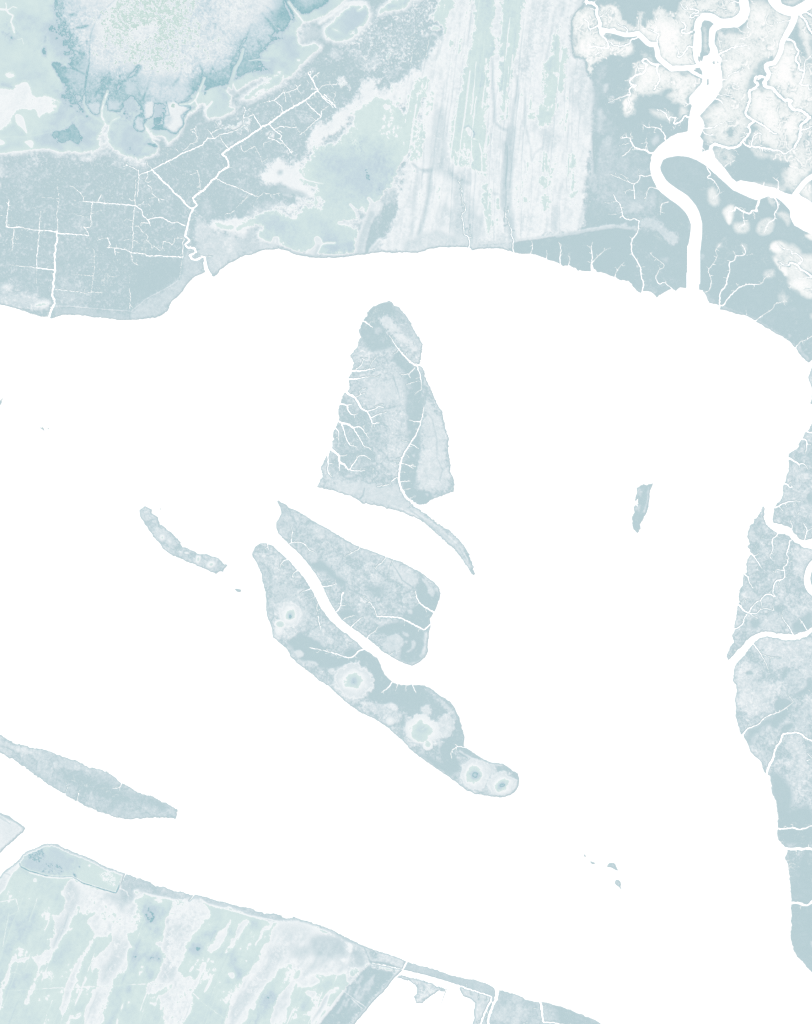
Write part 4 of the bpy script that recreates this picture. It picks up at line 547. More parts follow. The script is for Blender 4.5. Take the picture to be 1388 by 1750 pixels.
# ------------------------------------------------------------------ creeks, ditches and river arms
# net -> lines: half width at the start, at the end (map cells), course
CREEKS = [
("ditches_west", """2.6 1.7 E 325,1180 345,1112 370,1070 372,1040 355,1015 355,985 365,950 358,925 370,900 365,875 375,840 372,790 370,740 378,700 375,670 388,640 385,600 388,575
.8 .4 E 388,575 392,540 388,500 385,460 392,420 400,370 395,310 385,260
.9 1.1 E 60,360 58,400 50,440 48,500 42,545 90,552 140,548 190,560 240,568 300,568 350,575 388,580
.5 .5 E 5,467 50,468
.6 .5 E 45,380 60,400 75,402
.8 .7 E 95,560 90,620 85,705
.4 .4 E 95,600 110,632 128,625
.8 .9 E 275,440 272,500 268,560 260,640 255,720 248,770 250,825
.4 .4 E 275,440 310,445
.35 .35 E 205,412 275,425
1.2 1.4 E 250,825 300,830 345,835 372,842
.5 .8 E 85,805 140,812 190,818 250,822
.4 .4 E 80,808 72,840
.5 .4 E 250,825 245,880 245,930
1.3 1.0 E 388,588 430,592 500,598 560,602 602,605
.8 .7 E 602,605 595,580 575,555 565,545 610,550 622,515 615,470 622,420 625,360
.4 .4 E 605,610 607,638
.5 .4 E 620,455 650,450 685,430 688,450
.5 .35 E 605,480 560,475 520,465 500,455 465,450
1.0 1.1 E 565,372 610,376 680,380 740,388 800,390 860,398 920,402
.9 .7 E 660,378 675,350 685,325
.9 .5 E 565,372 565,345 540,310 505,280 470,270
.6 .5 E 565,345 583,335
.4 .5 E 265,342 330,348 400,355
.35 .3 E 500,370 560,373
.6 .5 E 680,382 720,395 750,398
.7 .6 E 920,402 915,360 918,300 920,230
.7 .7 E 940,160 942,200 938,260 932,340
.7 .7 E 915,365 890,370 875,355
1.0 1.1 E 942,200 970,182 1000,172 1028,160
.8 .6 E 838,135 860,130 890,142 920,155 940,165
.7 .5 E 860,130 862,105 872,118
.5 .5 E 862,130 848,118
1.6 1.9 E 1028,160 1070,195 1100,235 1140,265 1180,315 1225,350 1260,395 1290,418 1310,420
.8 .6 E 1000,172 998,210 985,235 1010,245 1030,235
.8 .6 E 1000,262 1025,280 1032,320 1050,335 1075,355 1115,362
.7 .5 E 1075,355 1078,385
.6 .5 E 1050,335 1040,350 1010,355
.5 .4 E 1010,400 1005,385 1020,410 1020,395
1.2 1.1 E 1028,160 1080,132 1140,102 1190,78 1230,50 1280,30 1350,0 B -20,985 20,935 65,940
1.0 .8 B 65,940 105,910 150,905 220,880 265,850
.6 .5 E 1028,150 1000,125 995,100
.5 .5 E 1140,100 1160,125
.5 .5 A 1185,1005 1210,1030
.7 .6 A 1240,1020 1265,1005 1290,975 1340,960 1330,910 1290,880
.7 .7 A 1330,910 1330,850
.7 .6 A 1290,880 1320,870 1330,900
1.0 1.0 E 920,402 960,430 970,470 1000,498 1050,485 1100,482 1160,518 1210,515 1255,540
.8 .6 E 930,405 960,390 975,375
.5 .4 E 1200,515 1205,495
.8 .7 E 1000,500 1015,520 960,515 955,540
.6 .7 E 940,540 970,585 1005,610 995,640 1020,660 1030,690 1045,675 1085,710 1100,690 1105,645 1145,650 1165,670 1185,640 1185,620 1230,625 1250,615
.8 .6 E 1005,505 1020,540
2.0 1.7 E 1255,605 1270,545 1285,480 1310,420 1335,400 1308,350 1330,330 1388,290 B 50,1220 75,1205 100,1165 160,1130 160,1105 145,1065 118,1045 170,1005 215,975 255,955 310,915 370,875 385,860 435,840 480,805 530,765
2.0 2.6 E 1255,605 1285,640 1255,665 1270,685 1315,690 1330,715 1285,740 1300,765 1330,770 1370,748 1388,752 F 205,780 205,820 215,850
2.6 3.6 F 200,790 208,830 222,860 230,895
.8 .5 E 1280,630 1310,632
.8 .5 F 205,750 250,745
.9 1.0 E 1250,625 1238,660 1240,720 1240,750 1180,748 1120,745 1060,742 995,742 985,730 940,725 890,720
.45 .3 E 1240,750 1230,800 1222,860 1215,905
.6 .9 E 890,720 905,640 900,560 905,480 915,402
.7 .6 E 890,720 895,780 935,805 925,790
.9 .8 E 890,720 850,700 800,690 745,685 735,680 750,665 730,620
.6 .5 E 730,620 670,630 660,615
1.0 .6 E 780,690 780,740
.6 .5 E 780,712 815,720
1.0 .7 E 745,685 725,685
.6 .5 E 905,635 945,658
.6 .4 E 840,640 860,632 890,630
.6 .6 E 905,545 940,540
.6 .4 E 840,505 860,492 900,505
.9 .5 E 375,972 430,975 490,985 540,985 575,998 620,990 700,988
.5 .5 E 575,998 577,1010
.6 .5 E 620,990 630,900 640,830 638,760 635,700
.4 .5 E 515,868 560,875 635,878
.4 .4 E 575,692 600,690 635,698
.4 .3 E 635,745 700,742
.3 .3 E 705,990 710,880 790,885
.6 .6 E 875,960 885,1020 880,1100
.4 .4 E 880,900 878,930
.5 .5 E 1145,572 1165,555
.6 .6 E 1290,190 1340,180 1338,160 1350,210 1355,270 1362,300
1.7 1.4 B 530,765 580,735 620,715 680,680 720,645 765,615
1.2 1.2 B 765,615 740,560 715,520 700,490
.9 .6 B 700,490 720,480 715,520
.9 .6 B 765,615 780,600 800,580 850,572 890,575 900,560
.6 .6 B 850,572 850,540
1.2 .9 B 765,615 800,660 850,705 870,730 
1.0 1.0 B 800,650 850,690 890,730
.9 .7 B 810,640 835,665 885,715
.6 .5 B 885,700 870,675 885,650 888,620
.9 .7 B 765,600 720,605 730,590
.5 .4 B 690,545 740,590
.7 .7 B 740,555 725,530 780,490
.9 .8 B 680,680 710,720 750,755 790,790
.9 .7 B 790,790 740,830 690,880 645,912
.5 .5 B 645,900 600,830
.8 .7 B 790,790 790,755 840,715
.6 .4 B 750,815 725,795 700,790
1.0 .8 B 530,765 520,720 470,680 430,690
1.0 .8 B 470,680 530,630 600,615 630,595 650,575
.8 .5 B 630,595 610,570
.6 .5 B 625,600 655,640
.8 .6 B 540,630 550,690
.7 .6 B 570,625 580,660
.8 .6 B 530,630 525,605
.7 .4 B 440,690 435,660 450,665
.5 .3 B 430,690 370,700
1.0 .8 B 385,860 350,810 330,775 300,790 260,800 265,850
.6 .6 B 265,850 300,855
.8 .6 B 65,940 40,905 105,870 80,835 70,820
.7 .5 B 105,870 150,850
.7 .5 B 40,905 20,875
.8 .6 B 260,800 275,750 315,735
.9 .7 B 275,750 265,725
.6 .7 B 105,925 120,960 160,1005
1.1 .7 B 435,840 470,880 510,855 560,860 620,865
1.0 .9 B 470,880 520,920 510,940 530,965 560,1000 590,1035
.8 .6 B 560,1000 600,1030 570,1030
.8 .5 B 495,880 525,900
.9 .8 B 450,900 430,935 470,945 500,965 530,975
.6 .4 B 470,945 390,970
.7 .5 B 245,985 255,1020 270,1030 340,990 370,1045 390,1100 430,1070
.9 .7 B 75,1205 130,1240 200,1265 250,1285 300,1310 365,1335
.6 .5 B 365,1335 400,1305 450,1320 520,1305
.5 .4 B 300,1315 250,1380
.5 .3 F 490,340 440,385 410,420
.7 .5 F 400,435 370,455 335,462
.5 .3 F 560,350 530,390 525,420"""),
("creek_shore", """1.1 .5 G 400,705 402,685 410,650 400,612 370,600 368,570 365,520 350,460 380,440 380,405 355,375 355,330 355,280 330,232
.5 .4 G 420,605 405,600 410,530"""),
("creek_ridge", "1.1 .5 G 708,735 700,690 700,655 710,640 685,600 695,580 675,530 665,490 650,480 655,455 672,450 668,410\n.4 .4 G 650,480 645,420"),
("creek_bank", ".9 .4 G 815,745 822,720 835,690 830,640"), ("creek_stub", "1.8 .4 G 926,785 928,760 930,735\n.4 .3 G 930,735 925,700"),
("creek_notch", "1.3 .5 G 1024,815 1020,780 1020,740 1028,690 1010,650"), ("creek_hook", "1.1 .3 G 1075,825 1085,780 1085,742"),
("creek_fork", "3.4 .9 G 1243,862 1236,820 1235,790\n1.2 .5 G 1235,790 1240,740 1230,690 1240,650\n.9 .4 G 1237,795 1270,750 1300,725 1330,700 1360,690\n.5 .4 G 1235,785 1200,780\n.6 .4 G 1230,690 1200,672"),
("creek_marsh", """1.4 1.0 H 225,810 228,795 240,745 222,680 220,630 190,575 155,520 155,440 200,385 210,310
1.0 .8 H 210,310 175,290 150,305 115,295 95,275 90,240 80,190 50,170 35,130
.6 .5 H 95,275 75,290 85,275
.5 .4 H 95,245 60,265 0,262
.6 .4 H 80,215 105,220 95,245
.6 .5 H 210,305 235,297
.5 .3 H 50,175 0,190 -30,180
.5 .4 H 220,630 250,620
.4 .4 H 222,625 190,622"""),
("creek_small", ".8 .3 H 40,705 45,690 50,660 70,630 110,585"),
("creek_bend", ".9 .4 H 440,785 435,772 400,745 375,725 345,745 318,695 345,640 375,630 380,605 340,575 290,540 285,515"),
("creek_branch", """1.0 .9 D 300,1190 250,1205 215,1190 210,1230 170,1255 175,1300 180,1355
.6 .5 D 170,1255 135,1240 120,1205 75,1185
.6 .5 D 170,1250 100,1225 10,1185
.6 .4 D 175,1295 125,1295 115,1320
.5 .4 D 215,1190 200,1150"""),
("creek_spur", ".9 .5 D 335,1290 285,1270 265,1300 250,1375"), ("creek_twig", ".9 .4 H 410,178 365,190 355,215 355,265"),
("creek_meadow", ".9 .4 H 645,795 660,795 685,785 700,750 695,680 675,650 715,600 745,550 725,505 770,460"),
("creek_mouth", """1.4 .7 H 757,905 757,800 800,755 810,700 830,650 820,590 860,580 865,545 900,548 935,535 930,500 910,470
.5 .3 H 935,540 985,535
.5 .3 H 870,560 850,515
1.3 .6 H 757,890 790,880 800,855 840,805 900,755 960,740 1000,745 1050,735 1065,695 1100,685
.5 .4 H 880,755 870,735"""),
("creek_flat", ".9 .4 H 990,1000 1040,960 1080,935 1125,905 1130,875 1190,860 1200,850\n.4 .3 H 940,965 938,900\n.4 .3 H 1190,860 1205,885"), ("creek_point", ".8 .4 H 1270,1182 1310,1128 1340,1125 1380,1100 1430,1060"),
("creek_loop", """2.3 1.3 H 1035,150 1025,170 1020,195 1005,220 1015,245 980,235 965,262 925,250 880,222 865,215 860,240
1.0 .6 H 860,240 815,245 825,290
.9 .8 H 920,250 920,300 930,330
.8 .5 H 930,330 880,355
.8 .5 H 930,330 905,350 890,370
.6 .4 H 990,245 998,295"""),
("creek_wind", "1.3 .7 H 1100,135 1105,150 1135,150 1155,200 1155,225 1130,255 1135,300 1095,315 1075,350 1065,385\n.8 .6 H 1145,170 1165,200\n.6 .4 H 1075,350 1100,345"),
("creek_spit", "1.1 .5 D 670,1140 680,1160 700,1190 665,1210 710,1220 745,1265 760,1310 745,1330 710,1355"),
("creek_side", ".9 .4 D 780,1145 830,1105 855,1100\n.5 .4 D 830,1105 835,1130"), ("creek_thorn", ".9 .6 D 1060,1275 1060,1240\n1.1 .5 D 1158,1295 1155,1260 1160,1235 1120,1210"),
("river_delta", """16 15 H 572,830 578,770 578,700
15 12 H 578,700 580,600 583,500
10.5 9.2 H 583,500 598,400 600,330
9.2 11 H 600,330 572,240 510,172
11 10 H 510,172 430,118 365,62
9.5 8.5 H 365,62 330,0 D 322,1170
8.2 9 D 322,1170 316,1130 335,1080
7 9 D 921,-30 922,20 932,70 912,120 870,150
8 6 D 870,150 800,160 755,155 700,115 650,112
5 7 D 650,112 612,145 607,210 607,290 603,340
6.2 4.2 D 607,300 600,360 602,405 640,460
5 4 D 700,115 740,140 770,150
6 4 D 780,160 712,195 705,240 702,290 712,330
4.5 10 D 702,300 722,345 705,400 700,450
2.8 3.8 D -40,200 60,222 110,238 160,236 200,228
4 4 D 200,228 232,258 275,302 318,302
3.6 4.4 D 318,302 332,340 336,390 380,430 430,468
4.4 3.8 D 430,468 520,465 610,452
2.2 3 C 1195,0 1210,20 1240,18 1275,50 1265,90 1285,130 1290,180 1300,235 1330,210 1388,200
1.2 1.0 C 1200,30 1190,10 1180,15
1.4 .9 C 1295,235 1340,270 1355,330 1300,320 1220,320
.9 .6 C 1300,330 1310,350 1270,360 1250,400
.7 .5 C 1320,300 1240,290 1210,325
1.3 .8 C 1280,170 1250,190 1215,200 1215,150 1185,130
.7 .5 C 1225,200 1232,235
.9 .5 C 1280,120 1330,90 1360,60
.8 .5 C 1260,70 1215,55
3 2.6 D 550,475 600,505 645,530
1.1 .7 D 585,325 550,320
1.3 .8 D 575,320 545,310 520,355 490,390 465,385 480,360 460,320
1.4 .8 D 585,205 540,230 500,225 495,205 525,200 520,160 500,150
1.3 .7 D 610,105 555,125 560,95 620,85 610,70 560,60 520,70 490,20
.7 .5 D 560,60 540,40 530,20
1.0 .6 D 905,20 860,10 830,20 820,0
1.0 .5 D 955,75 985,68
.9 .6 D 945,30 955,5
1.7 1.2 D 340,440 310,440 290,430 250,395 225,420 265,440
1.5 1.0 D 265,440 240,500 210,505 160,530 140,560 165,580 200,580 140,600 150,640
1.0 .6 D 150,640 100,660 60,670 0,700
.9 .6 D 150,640 130,670 145,700 130,740
.8 .5 D 160,530 110,550 
.8 .5 D 240,465 200,465 190,440
.7 .5 D 150,580 190,600 170,630
1.5 .9 D 330,440 330,490 350,520 340,570 310,610
.8 .5 D 345,500 365,510
.7 .5 D 350,440 400,445
1.3 .8 D 205,250 150,270 145,300 80,315 30,310 0,275
1.2 .6 D 125,225 130,195 90,180 60,160
.7 .4 D 165,210 190,180 260,200 300,160
1.3 .8 D 330,300 330,260 350,235 310,215 270,200
.7 .4 D 330,190 320,150 350,80
.8 .5 D 315,215 320,185
1.4 .6 D 750,375 800,345 860,320 940,310
.6 .4 D 840,320 900,360 930,350
.7 .4 D 860,320 900,290 970,320
.7 .5 D 770,420 840,405
1.2 .6 D 765,545 810,545 820,510 880,490 920,460
.7 .5 D 800,500 830,520 810,545
.7 .4 D 830,560 880,580 900,600
.7 .4 D 880,490 900,510
1.3 .5 D 720,670 770,690 790,740
.9 .5 D 725,640 800,650 840,650
.7 .4 D 770,665 820,695
1.2 .5 D 645,870 720,870 760,845 810,830 850,830
1.0 .5 D 635,890 660,915 720,925
1.0 .7 D 635,1005 655,1025
1.6 1.0 D 548,800 520,785 495,830 440,850 460,800
1.2 .7 D 460,800 415,795 420,825 400,800 390,770 330,745
1.0 .6 D 555,700 520,730 515,710
.7 .4 D 540,710 490,680
1.3 .6 D 390,955 380,910 350,875 300,865 260,870 235,850
1.5 .9 D 315,1040 280,1045 250,1020 200,1015 165,990 150,950
.9 .6 D 150,950 125,935 100,940 80,945 90,925
.7 .5 D 165,990 140,1030 110,1060 90,1062
.6 .5 D 150,955 155,905
.6 .4 D 125,935 120,905
.7 .5 D 270,1040 260,1000 260,940
.6 .4 D 140,975 70,995
9 8 D 1110,-40 1130,10 1170,50 1220,72 1270,80
9 8 D 1560,20 1388,10 1340,45 1270,80
5.5 4.5 D 1268,90 1266,130 1240,190 1210,240
4 3.4 D 1210,240 1182,290 1178,340 1150,400 1130,428
3.6 3 D 1130,428 1075,440 1075,470 1095,500 1085,530
2.6 2.4 D 1085,530 1060,555 1060,590 1120,600 1150,640
2.4 2.2 D 1150,640 1200,685 1250,680 1230,715 1260,750 1310,750 1370,800
2.4 1.5 D 1370,800 1340,830 1310,850 1310,890 1300,950 1270,990 1265,1010
2.2 2.0 D 1075,530 1040,520 1000,525 995,560 1020,570 1000,600
1.6 1.4 D 1040,520 1020,540
1.2 1.2 D 1000,565 1030,575 1010,590
1.2 1.2 D 1065,545 1080,575 1060,580
2.0 1.9 D 1000,600 955,620 965,680 945,740 930,780 980,815 990,830
1.4 .9 D 980,815 1020,835 1060,860 1130,910 1145,912
1.7 1.6 D 990,830 950,860 970,895 945,930 915,965
1.7 2.6 D 915,965 880,1000 820,1010 760,995 715,980 695,1015
1.5 1.3 D 915,965 940,995 1000,1000 1060,1010 1120,1025
1.2 1.0 D 1120,1025 1170,1025 1200,1055 1240,1025 1265,1010
1.1 .8 D 975,995 985,930 1010,915 1025,905 1045,915
.8 .5 D 1050,1010 1040,1060
.7 .5 D 1185,1030 1195,1060
1.8 1.4 D 1205,265 1240,270 1270,290 1280,330 1300,350 1270,410 1300,440
1.4 1.2 D 1300,440 1300,480 1340,480 1320,540 1300,575 1360,580
1.0 .7 D 1360,580 1370,620 1388,600
1.0 .8 D 1340,480 1335,420 1388,370
.8 .5 D 1275,360 1225,380
.8 .5 D 1310,470 1340,460
1.8 1.6 D 1310,80 1310,110 1340,130 1370,200 1388,230
1.6 1.2 D 1310,90 1350,80 1388,110
1.0 .6 D 1245,145 1200,140 1160,160 1145,150 1150,125
.6 .4 D 1130,190 1140,130
4 4 H 1270,130 1300,90 1340,40 1388,5 1560,-80
.9 .6 D 1388,920 1378,950 1388,990
1.2 .8 D 1310,890 1350,880 1388,860
.9 .6 D 1265,1010 1300,950 1330,900
.9 .5 D 970,200 940,180 960,140 990,150
.7 .4 D 880,190 900,215 935,220
.6 .4 D 750,100 780,80 800,70 870,90
.7 .4 D 1085,500 1140,500 1160,480
.6 .4 D 965,670 1000,670
.6 .4 D 1010,810 1030,770
.5 .4 D 1210,680 1240,620 1230,560"""),
("creek_basin", """1.6 1.2 H 1480,760 1388,690 1350,660 1310,640 1290,610 1240,590 1230,610
1.2 .9 H 1310,600 1290,600 1330,580 1300,545 1270,525 1250,540 1250,510 1200,500
1.0 .6 H 1230,610 1190,610 1160,590
.9 .6 H 1200,500 1170,480 1150,450
.9 .6 H 1290,640 1270,620
.8 .5 H 1388,690 1330,700 1280,705 1230,740
.8 .5 H 1290,610 1310,600"""),
("creek_triangle", """2.6 1.6 I 810,488 775,492 755,495 720,470 680,430
1.6 .6 I 680,430 640,385 610,345 575,290
1.5 .6 I 765,500 785,550 795,610 795,650
1.1 .5 I 750,510 710,550 680,556 650,558
.8 .6 I 710,555 720,580
.7 .4 I 640,390 605,420
.6 .4 I 690,625 770,600
.6 .4 I 795,655 765,675 750,695
2.9 2.3 J 800,665 745,640 690,595 660,540 642,480
2.2 1.4 J 642,480 645,410 655,350 680,290 720,230
1.4 .8 J 720,230 770,150 795,70 810,0 812,-20
1.0 .6 J 790,82 745,80 710,70
1.0 .6 J 718,230 775,262
.6 .4 J 715,220 660,210
.9 .6 J 655,362 700,375 755,385
.7 .5 J 700,375 740,400
.9 .6 J 648,490 720,482
.9 .5 J 638,458 600,475 575,510 495,520
.7 .5 J 668,545 720,535
.7 .5 J 705,610 745,585
.5 .4 J 680,292 710,325
.5 .4 J 645,425 690,422
.5 .4 J 655,358 600,345
2.0 .8 I 318,528 400,532 440,520 480,515
1.1 .6 I 350,522 390,490 400,455 425,445
.6 .5 I 440,515 460,470 488,440
1.9 .7 I 285,587 345,588 400,575 440,570
.6 .4 I 440,570 500,572
2.6 1.8 I 285,665 300,690 345,712 365,740 385,785 430,810
1.1 .6 I 345,712 385,690 415,685
.8 .5 I 380,695 375,660 425,648
1.2 .8 I 430,805 480,790 505,770 540,780
.7 .4 I 480,775 500,765 535,755
1.5 .9 I 430,810 450,850 460,890 510,882
.9 .7 I 450,850 500,825 560,810
.6 .5 I 460,890 455,915
1.9 .8 I 240,752 290,765 325,755
1.4 .7 I 290,765 295,795 320,830 365,822
2.6 1.8 I 225,868 255,885 300,890 330,915
1.3 .6 I 330,915 380,905 440,990
1.2 .6 I 330,915 350,950 385,1000 400,1040 455,1060
1.4 .7 I 255,890 270,940 290,1000 310,1035 355,1048
.5 .4 I 290,1000 270,1045
1.3 .5 I 205,912 235,940 232,1000
2.8 1.8 I 172,1055 215,1085 240,1110 235,1145 270,1165 300,1200
1.2 .7 I 300,1200 350,1210 410,1205
1.0 .6 I 240,1110 290,1098
1.2 .8 I 235,1145 240,1205
1.3 .6 I 310,1195 340,1150 370,1105 415,1103 450,1135
1.5 .7 I 160,1090 165,1150 155,1210 185,1250
.7 .4 I 165,1155 205,1165
.6 .4 I 160,1220 180,1220
2.0 .6 I 385,180 430,210 465,238"""),
("creek_middle", """1.0 .6 K 285,362 320,342 370,342 405,360 430,395 465,412
.9 .5 K 310,345 312,300 318,270 305,230
1.1 .4 K 772,370 765,395 720,415 660,450
1.1 .6 K 958,435 920,485 880,515 885,530
.7 .5 K 1003,460 985,500
1.2 .7 K 510,650 560,640 620,628
1.3 1.0 K 608,820 645,780 650,720
1.2 1.8 K 650,720 652,700 662,685
.6 .5 K 655,873 690,850 740,840
1.2 .7 K 705,928 745,885 795,850
.7 .4 K 650,775 730,755
1.2 .5 K 818,1000 845,965 880,945 900,915
1.7 .7 K 1285,822 1225,790 1180,760 1160,720 1150,675
.5 .4 K 1160,690 1140,680
1.5 1.2 K 1262,895 1235,915 1210,940 1150,905 1080,870 1040,852 960,848 890,848
.9 .5 K 890,848 870,790 840,745 780,705
.6 .4 K 975,1108 1010,1085
.5 .4 K 505,618 530,610"""),
("creek_long", """1.2 .6 K 148,342 150,375 155,395
.6 .4 K 150,375 120,400
1.2 .5 K 290,460 245,475 230,520
1.2 .5 K 355,535 320,555 315,585
1.2 .5 K 448,658 390,675 370,690
.7 .4 K 478,706 440,730
.6 .5 K 495,745 482,780 480,825
1.0 .7 K 490,845 500,900 508,935
1.6 .9 K 808,1065 765,1080 735,1115 710,1127 670,1120 620,1100
.9 .6 K 620,1100 560,1085 490,1070 430,1055
.7 .4 K 615,1108 550,1078 550,1050
1.2 .7 L 440,455 410,500 365,528
.7 .4 L 475,475 460,515
.6 .4 L 527,470 530,520
1.0 .6 L 572,472 598,530
1.1 .6 L 945,905 880,893 835,925 840,975
.5 .4 L 880,893 865,880
.6 .4 L 180,185 140,200"""),
("creek_lens", "1.2 .6 Q 824,462 822,480 815,495 790,505 760,502\n.7 .5 Q 815,495 812,520\n.6 .3 Q 440,560 445,535 455,510 455,490 440,460\n.8 .2 Q 522,603 530,560 545,495"),
("creek_islet", "2.6 1.2 M 180,1075 195,1068 205,1045\n1.4 1.0 M 190,1075 205,1090"),
("creek_eastshore", """1.6 1.1 M 1348,575 1365,593 1388,592 1500,600
1.8 1.4 M 1312,635 1340,638 1352,650 1350,675
1.2 .6 M 1350,675 1352,700 1345,735
.7 .5 M 1350,675 1378,675
3.0 1.5 M 1205,755 1270,785 1300,810
1.2 .6 M 1300,810 1325,800 1345,815 1360,840
.7 .4 M 1300,810 1305,830
2.0 .8 M 1185,942 1215,938 1235,965 1260,962
.7 .4 M 1225,945 1255,918
1.5 .6 M 1120,1108 1160,1090 1195,1070 1260,1055 1310,1060
.7 .5 M 1165,1095 1190,1125
.7 .5 M 1205,1070 1215,1095
1.0 .6 M 1250,1248 1255,1220 1240,1200 1260,1190
1.2 .8 M 1335,1335 1345,1280 1358,1255 1330,1210
.7 .5 M 1358,1255 1388,1240
.6 .5 M 1290,1150 1305,1130"""),
("creek_eastpoint", """1.4 .8 N 617,305 612,330 578,350 575,390 583,415 580,440 555,480 570,505
.6 .4 N 575,375 540,380
1.3 1.0 N 722,362 705,370 700,420 680,470 700,490 690,545 660,570
1.1 1.0 N 660,570 670,600 670,650 620,665
1.6 .8 N 640,660 600,670 585,720 580,760 600,785
.9 .6 N 660,590 605,580 600,610
.6 .4 N 620,670 630,720
.5 .3 N 700,525 735,520
2.8 1.6 N 400,460 425,468 440,485
1.4 .6 N 440,485 480,540 500,575
1.0 .5 N 440,480 485,460
2.2 1.2 N 355,605 380,628 400,640
1.1 .5 N 395,635 405,680 435,725
.5 .4 N 430,620 475,615
2.3 1.4 N 310,830 345,865 360,890 400,905
1.3 .8 N 400,905 420,870 450,830 490,815
1.1 1.2 N 490,815 520,775 545,765 600,785
.8 .5 N 490,815 495,860
.9 .6 N 400,905 430,930 470,947
1.2 .9 N 285,1035 320,1020 360,990 365,945 400,905
1.0 .6 N 410,910 460,915 490,880 540,875 590,890
.6 .5 N 590,890 580,850
.8 .5 N 345,855 355,810 400,808
1.1 .5 N 733,1072 700,1010 670,970 645,935 660,890
1.1 .6 N 838,1045 810,990 780,950
5.0 5.0 N 960,480 880,535 848,590 836,650
5.2 6.2 N 836,650 842,700 870,745 960,800"""),
("creek_eastmarsh", """1.9 1.0 O 340,912 360,895 390,855 430,840
1.1 .7 O 430,840 480,820 500,790 530,765 600,740 660,715 690,690 735,655
.7 .5 O 735,655 700,610 690,590
.5 .4 O 605,740 603,720
2.8 2.2 O 540,1215 538,1170 560,1120 590,1060
2.2 1.7 O 590,1060 600,1000 640,950 650,895 690,890 745,882
1.7 1.4 O 745,882 800,895 830,930 880,948 1000,960
.6 .4 O 745,880 738,850
1.4 .4 O 425,210 490,295 530,365 550,430
.6 .4 O 490,295 560,318 640,325
.9 .7 O 840,1040 875,1080
1.1 .6 O 835,1095 860,1085
1.8 .8 P 600,288 660,290 700,286 740,282 780,297 830,285 875,265 1000,250
3.0 2.1 P 660,432 690,437 720,443 770,437 800,444 850,435 880,445 1000,450
.7 .5 P 850,435 850,408
2.4 1.7 P 705,847 745,842 775,845 830,865 855,855 875,830 1000,790"""),
("creek_south", """2.0 1.6 T 300,436 285,460 275,480
1.2 1.0 T 275,480 268,500 255,505
.9 .7 T 268,482 170,462 110,450
3.4 2.6 T 768,575 770,610 765,640
3.0 2.3 T 765,640 740,690 725,740 722,771 715,900
1.6 1.3 T 560,566 640,593 720,618 742,628 738,648
1.9 2.1 T 738,648 710,700 690,750 675,800 650,900
1.2 .8 T 742,655 755,660 745,655
2.6 1.8 T 995,650 1003,670 1005,700 1010,740 1015,760
1.4 1.3 T 1015,762 1050,762 1085,768 1200,790
.7 .5 T 1003,685 985,685 960,692 
.6 .4 T 930,765 900,771
1.1 .9 R 852,372 840,395
.6 .4 R 838,400 825,440
.8 .5 R 930,397 918,415
1.2 .6 R 1318,510 1300,535 1285,550
.9 .5 S 1150,792 1140,805"""),
]
def inside_mask(spec):
    m = np.zeros((GY, GX), bool); (x0,x1,y0,y1), sd = poly_sd(pts(spec), 4)
    if sd is not None: m[y0:y1, x0:x1] = sd > 0
    return m
def twigs(q, a, b, seed, delta):
    r = np.random.RandomState(seed); out = []; run = 0
    for i in range(3, len(q)-1):
        run += math.hypot(*(q[i]-q[i-1]))
        if run < r.uniform(7, 19) * (1.0 if not delta else .85): continue
        run = 0
        t = math.atan2(*(q[i]-q[i-1])[::-1]) + r.choice((-1, 1))*r.uniform(.7, 1.5)
        L = r.uniform(3, 8) * (1.5 if delta else 1.0) * (1 + .5*(max(a, b) > 1.2)); p = [q[i]]
        for k in range(int(L/1.6)+1):
            t += r.uniform(-.75, .75); p.append(p[-1] + 1.6*np.array((math.cos(t), math.sin(t))))
        w = r.uniform(.3, .6)
        out.append((np.array(p), w, .22))
        if delta and L > 6 and r.rand() < .7:
            t2 = t + r.choice((-1, 1))*.9; p2 = [p[len(p)//2]]
            for k in range(3): t2 += r.uniform(-.6, .6); p2.append(p2[-1] + 1.6*np.array((math.cos(t2), math.sin(t2))))
            out.append((np.array(p2), .4, .2))
    return out
for net, text in CREEKS:
    delta = net in ("river_delta", "creek_basin")
    for j, ln in enumerate(text.split("\n")):
        a, b, spec = ln.strip().split(" ", 2)
        a, b = float(a), float(b)
        if max(a, b) < 3.4 and not (delta and a > 1.3): a *= .8; b *= .8
        big = max(a, b) > 3.4
        q = pts(spec)
        if (net != 'ditches_west') and len(q) > 2: q = chaikin(q, False)
        q = smooth(q, (2.7 if delta else 2.2) if not big else 7.0, (1.25 if delta and a < 1.6 else .8) if not big else .6, j*7+len(spec))
        runs = [(q, a, b)]
        if not big and a > .45: runs += twigs(q, a, b, j*31+len(spec), delta and a < 3.2)
        for q, a_, b_ in runs:
            n = len(q); r = np.random.RandomState(j*13+n)
            w = np.linspace(a_, b_, n) * ((1 + (.45 if a_ < .75 else .25)*r.uniform(-1, 1, n)) if not big else 1)
            R = 9.0 if delta else 5.0
            (x0,x1,y0,y1), d = line_dist(q, R, wid=list(w))
            if d is None: continue
            sl = np.s_[y0:y1, x0:x1]
            if delta or net == "creek_triangle":          # low banks thrown up along the creek
                lev = (1.05 if a_ > 1.5 else .9 if a_ > .7 else .62) * np.exp(-np.clip(d, 0, 99)/(3.9 if a_ > 1.5 else 2.0)) * (1 + .2*N9[sl])
                if delta: h[sl] = np.where((d > 0) & (d < R), np.maximum(h[sl], lev), h[sl])
            dd = d if big else (d + (.40 if net == 'ditches_west' else .34) + .12*NF[sl])*1.6
            S[sl] = np.minimum(S[sl], np.where(d < R, dd, R0)); claim(sl, d + .3, net)
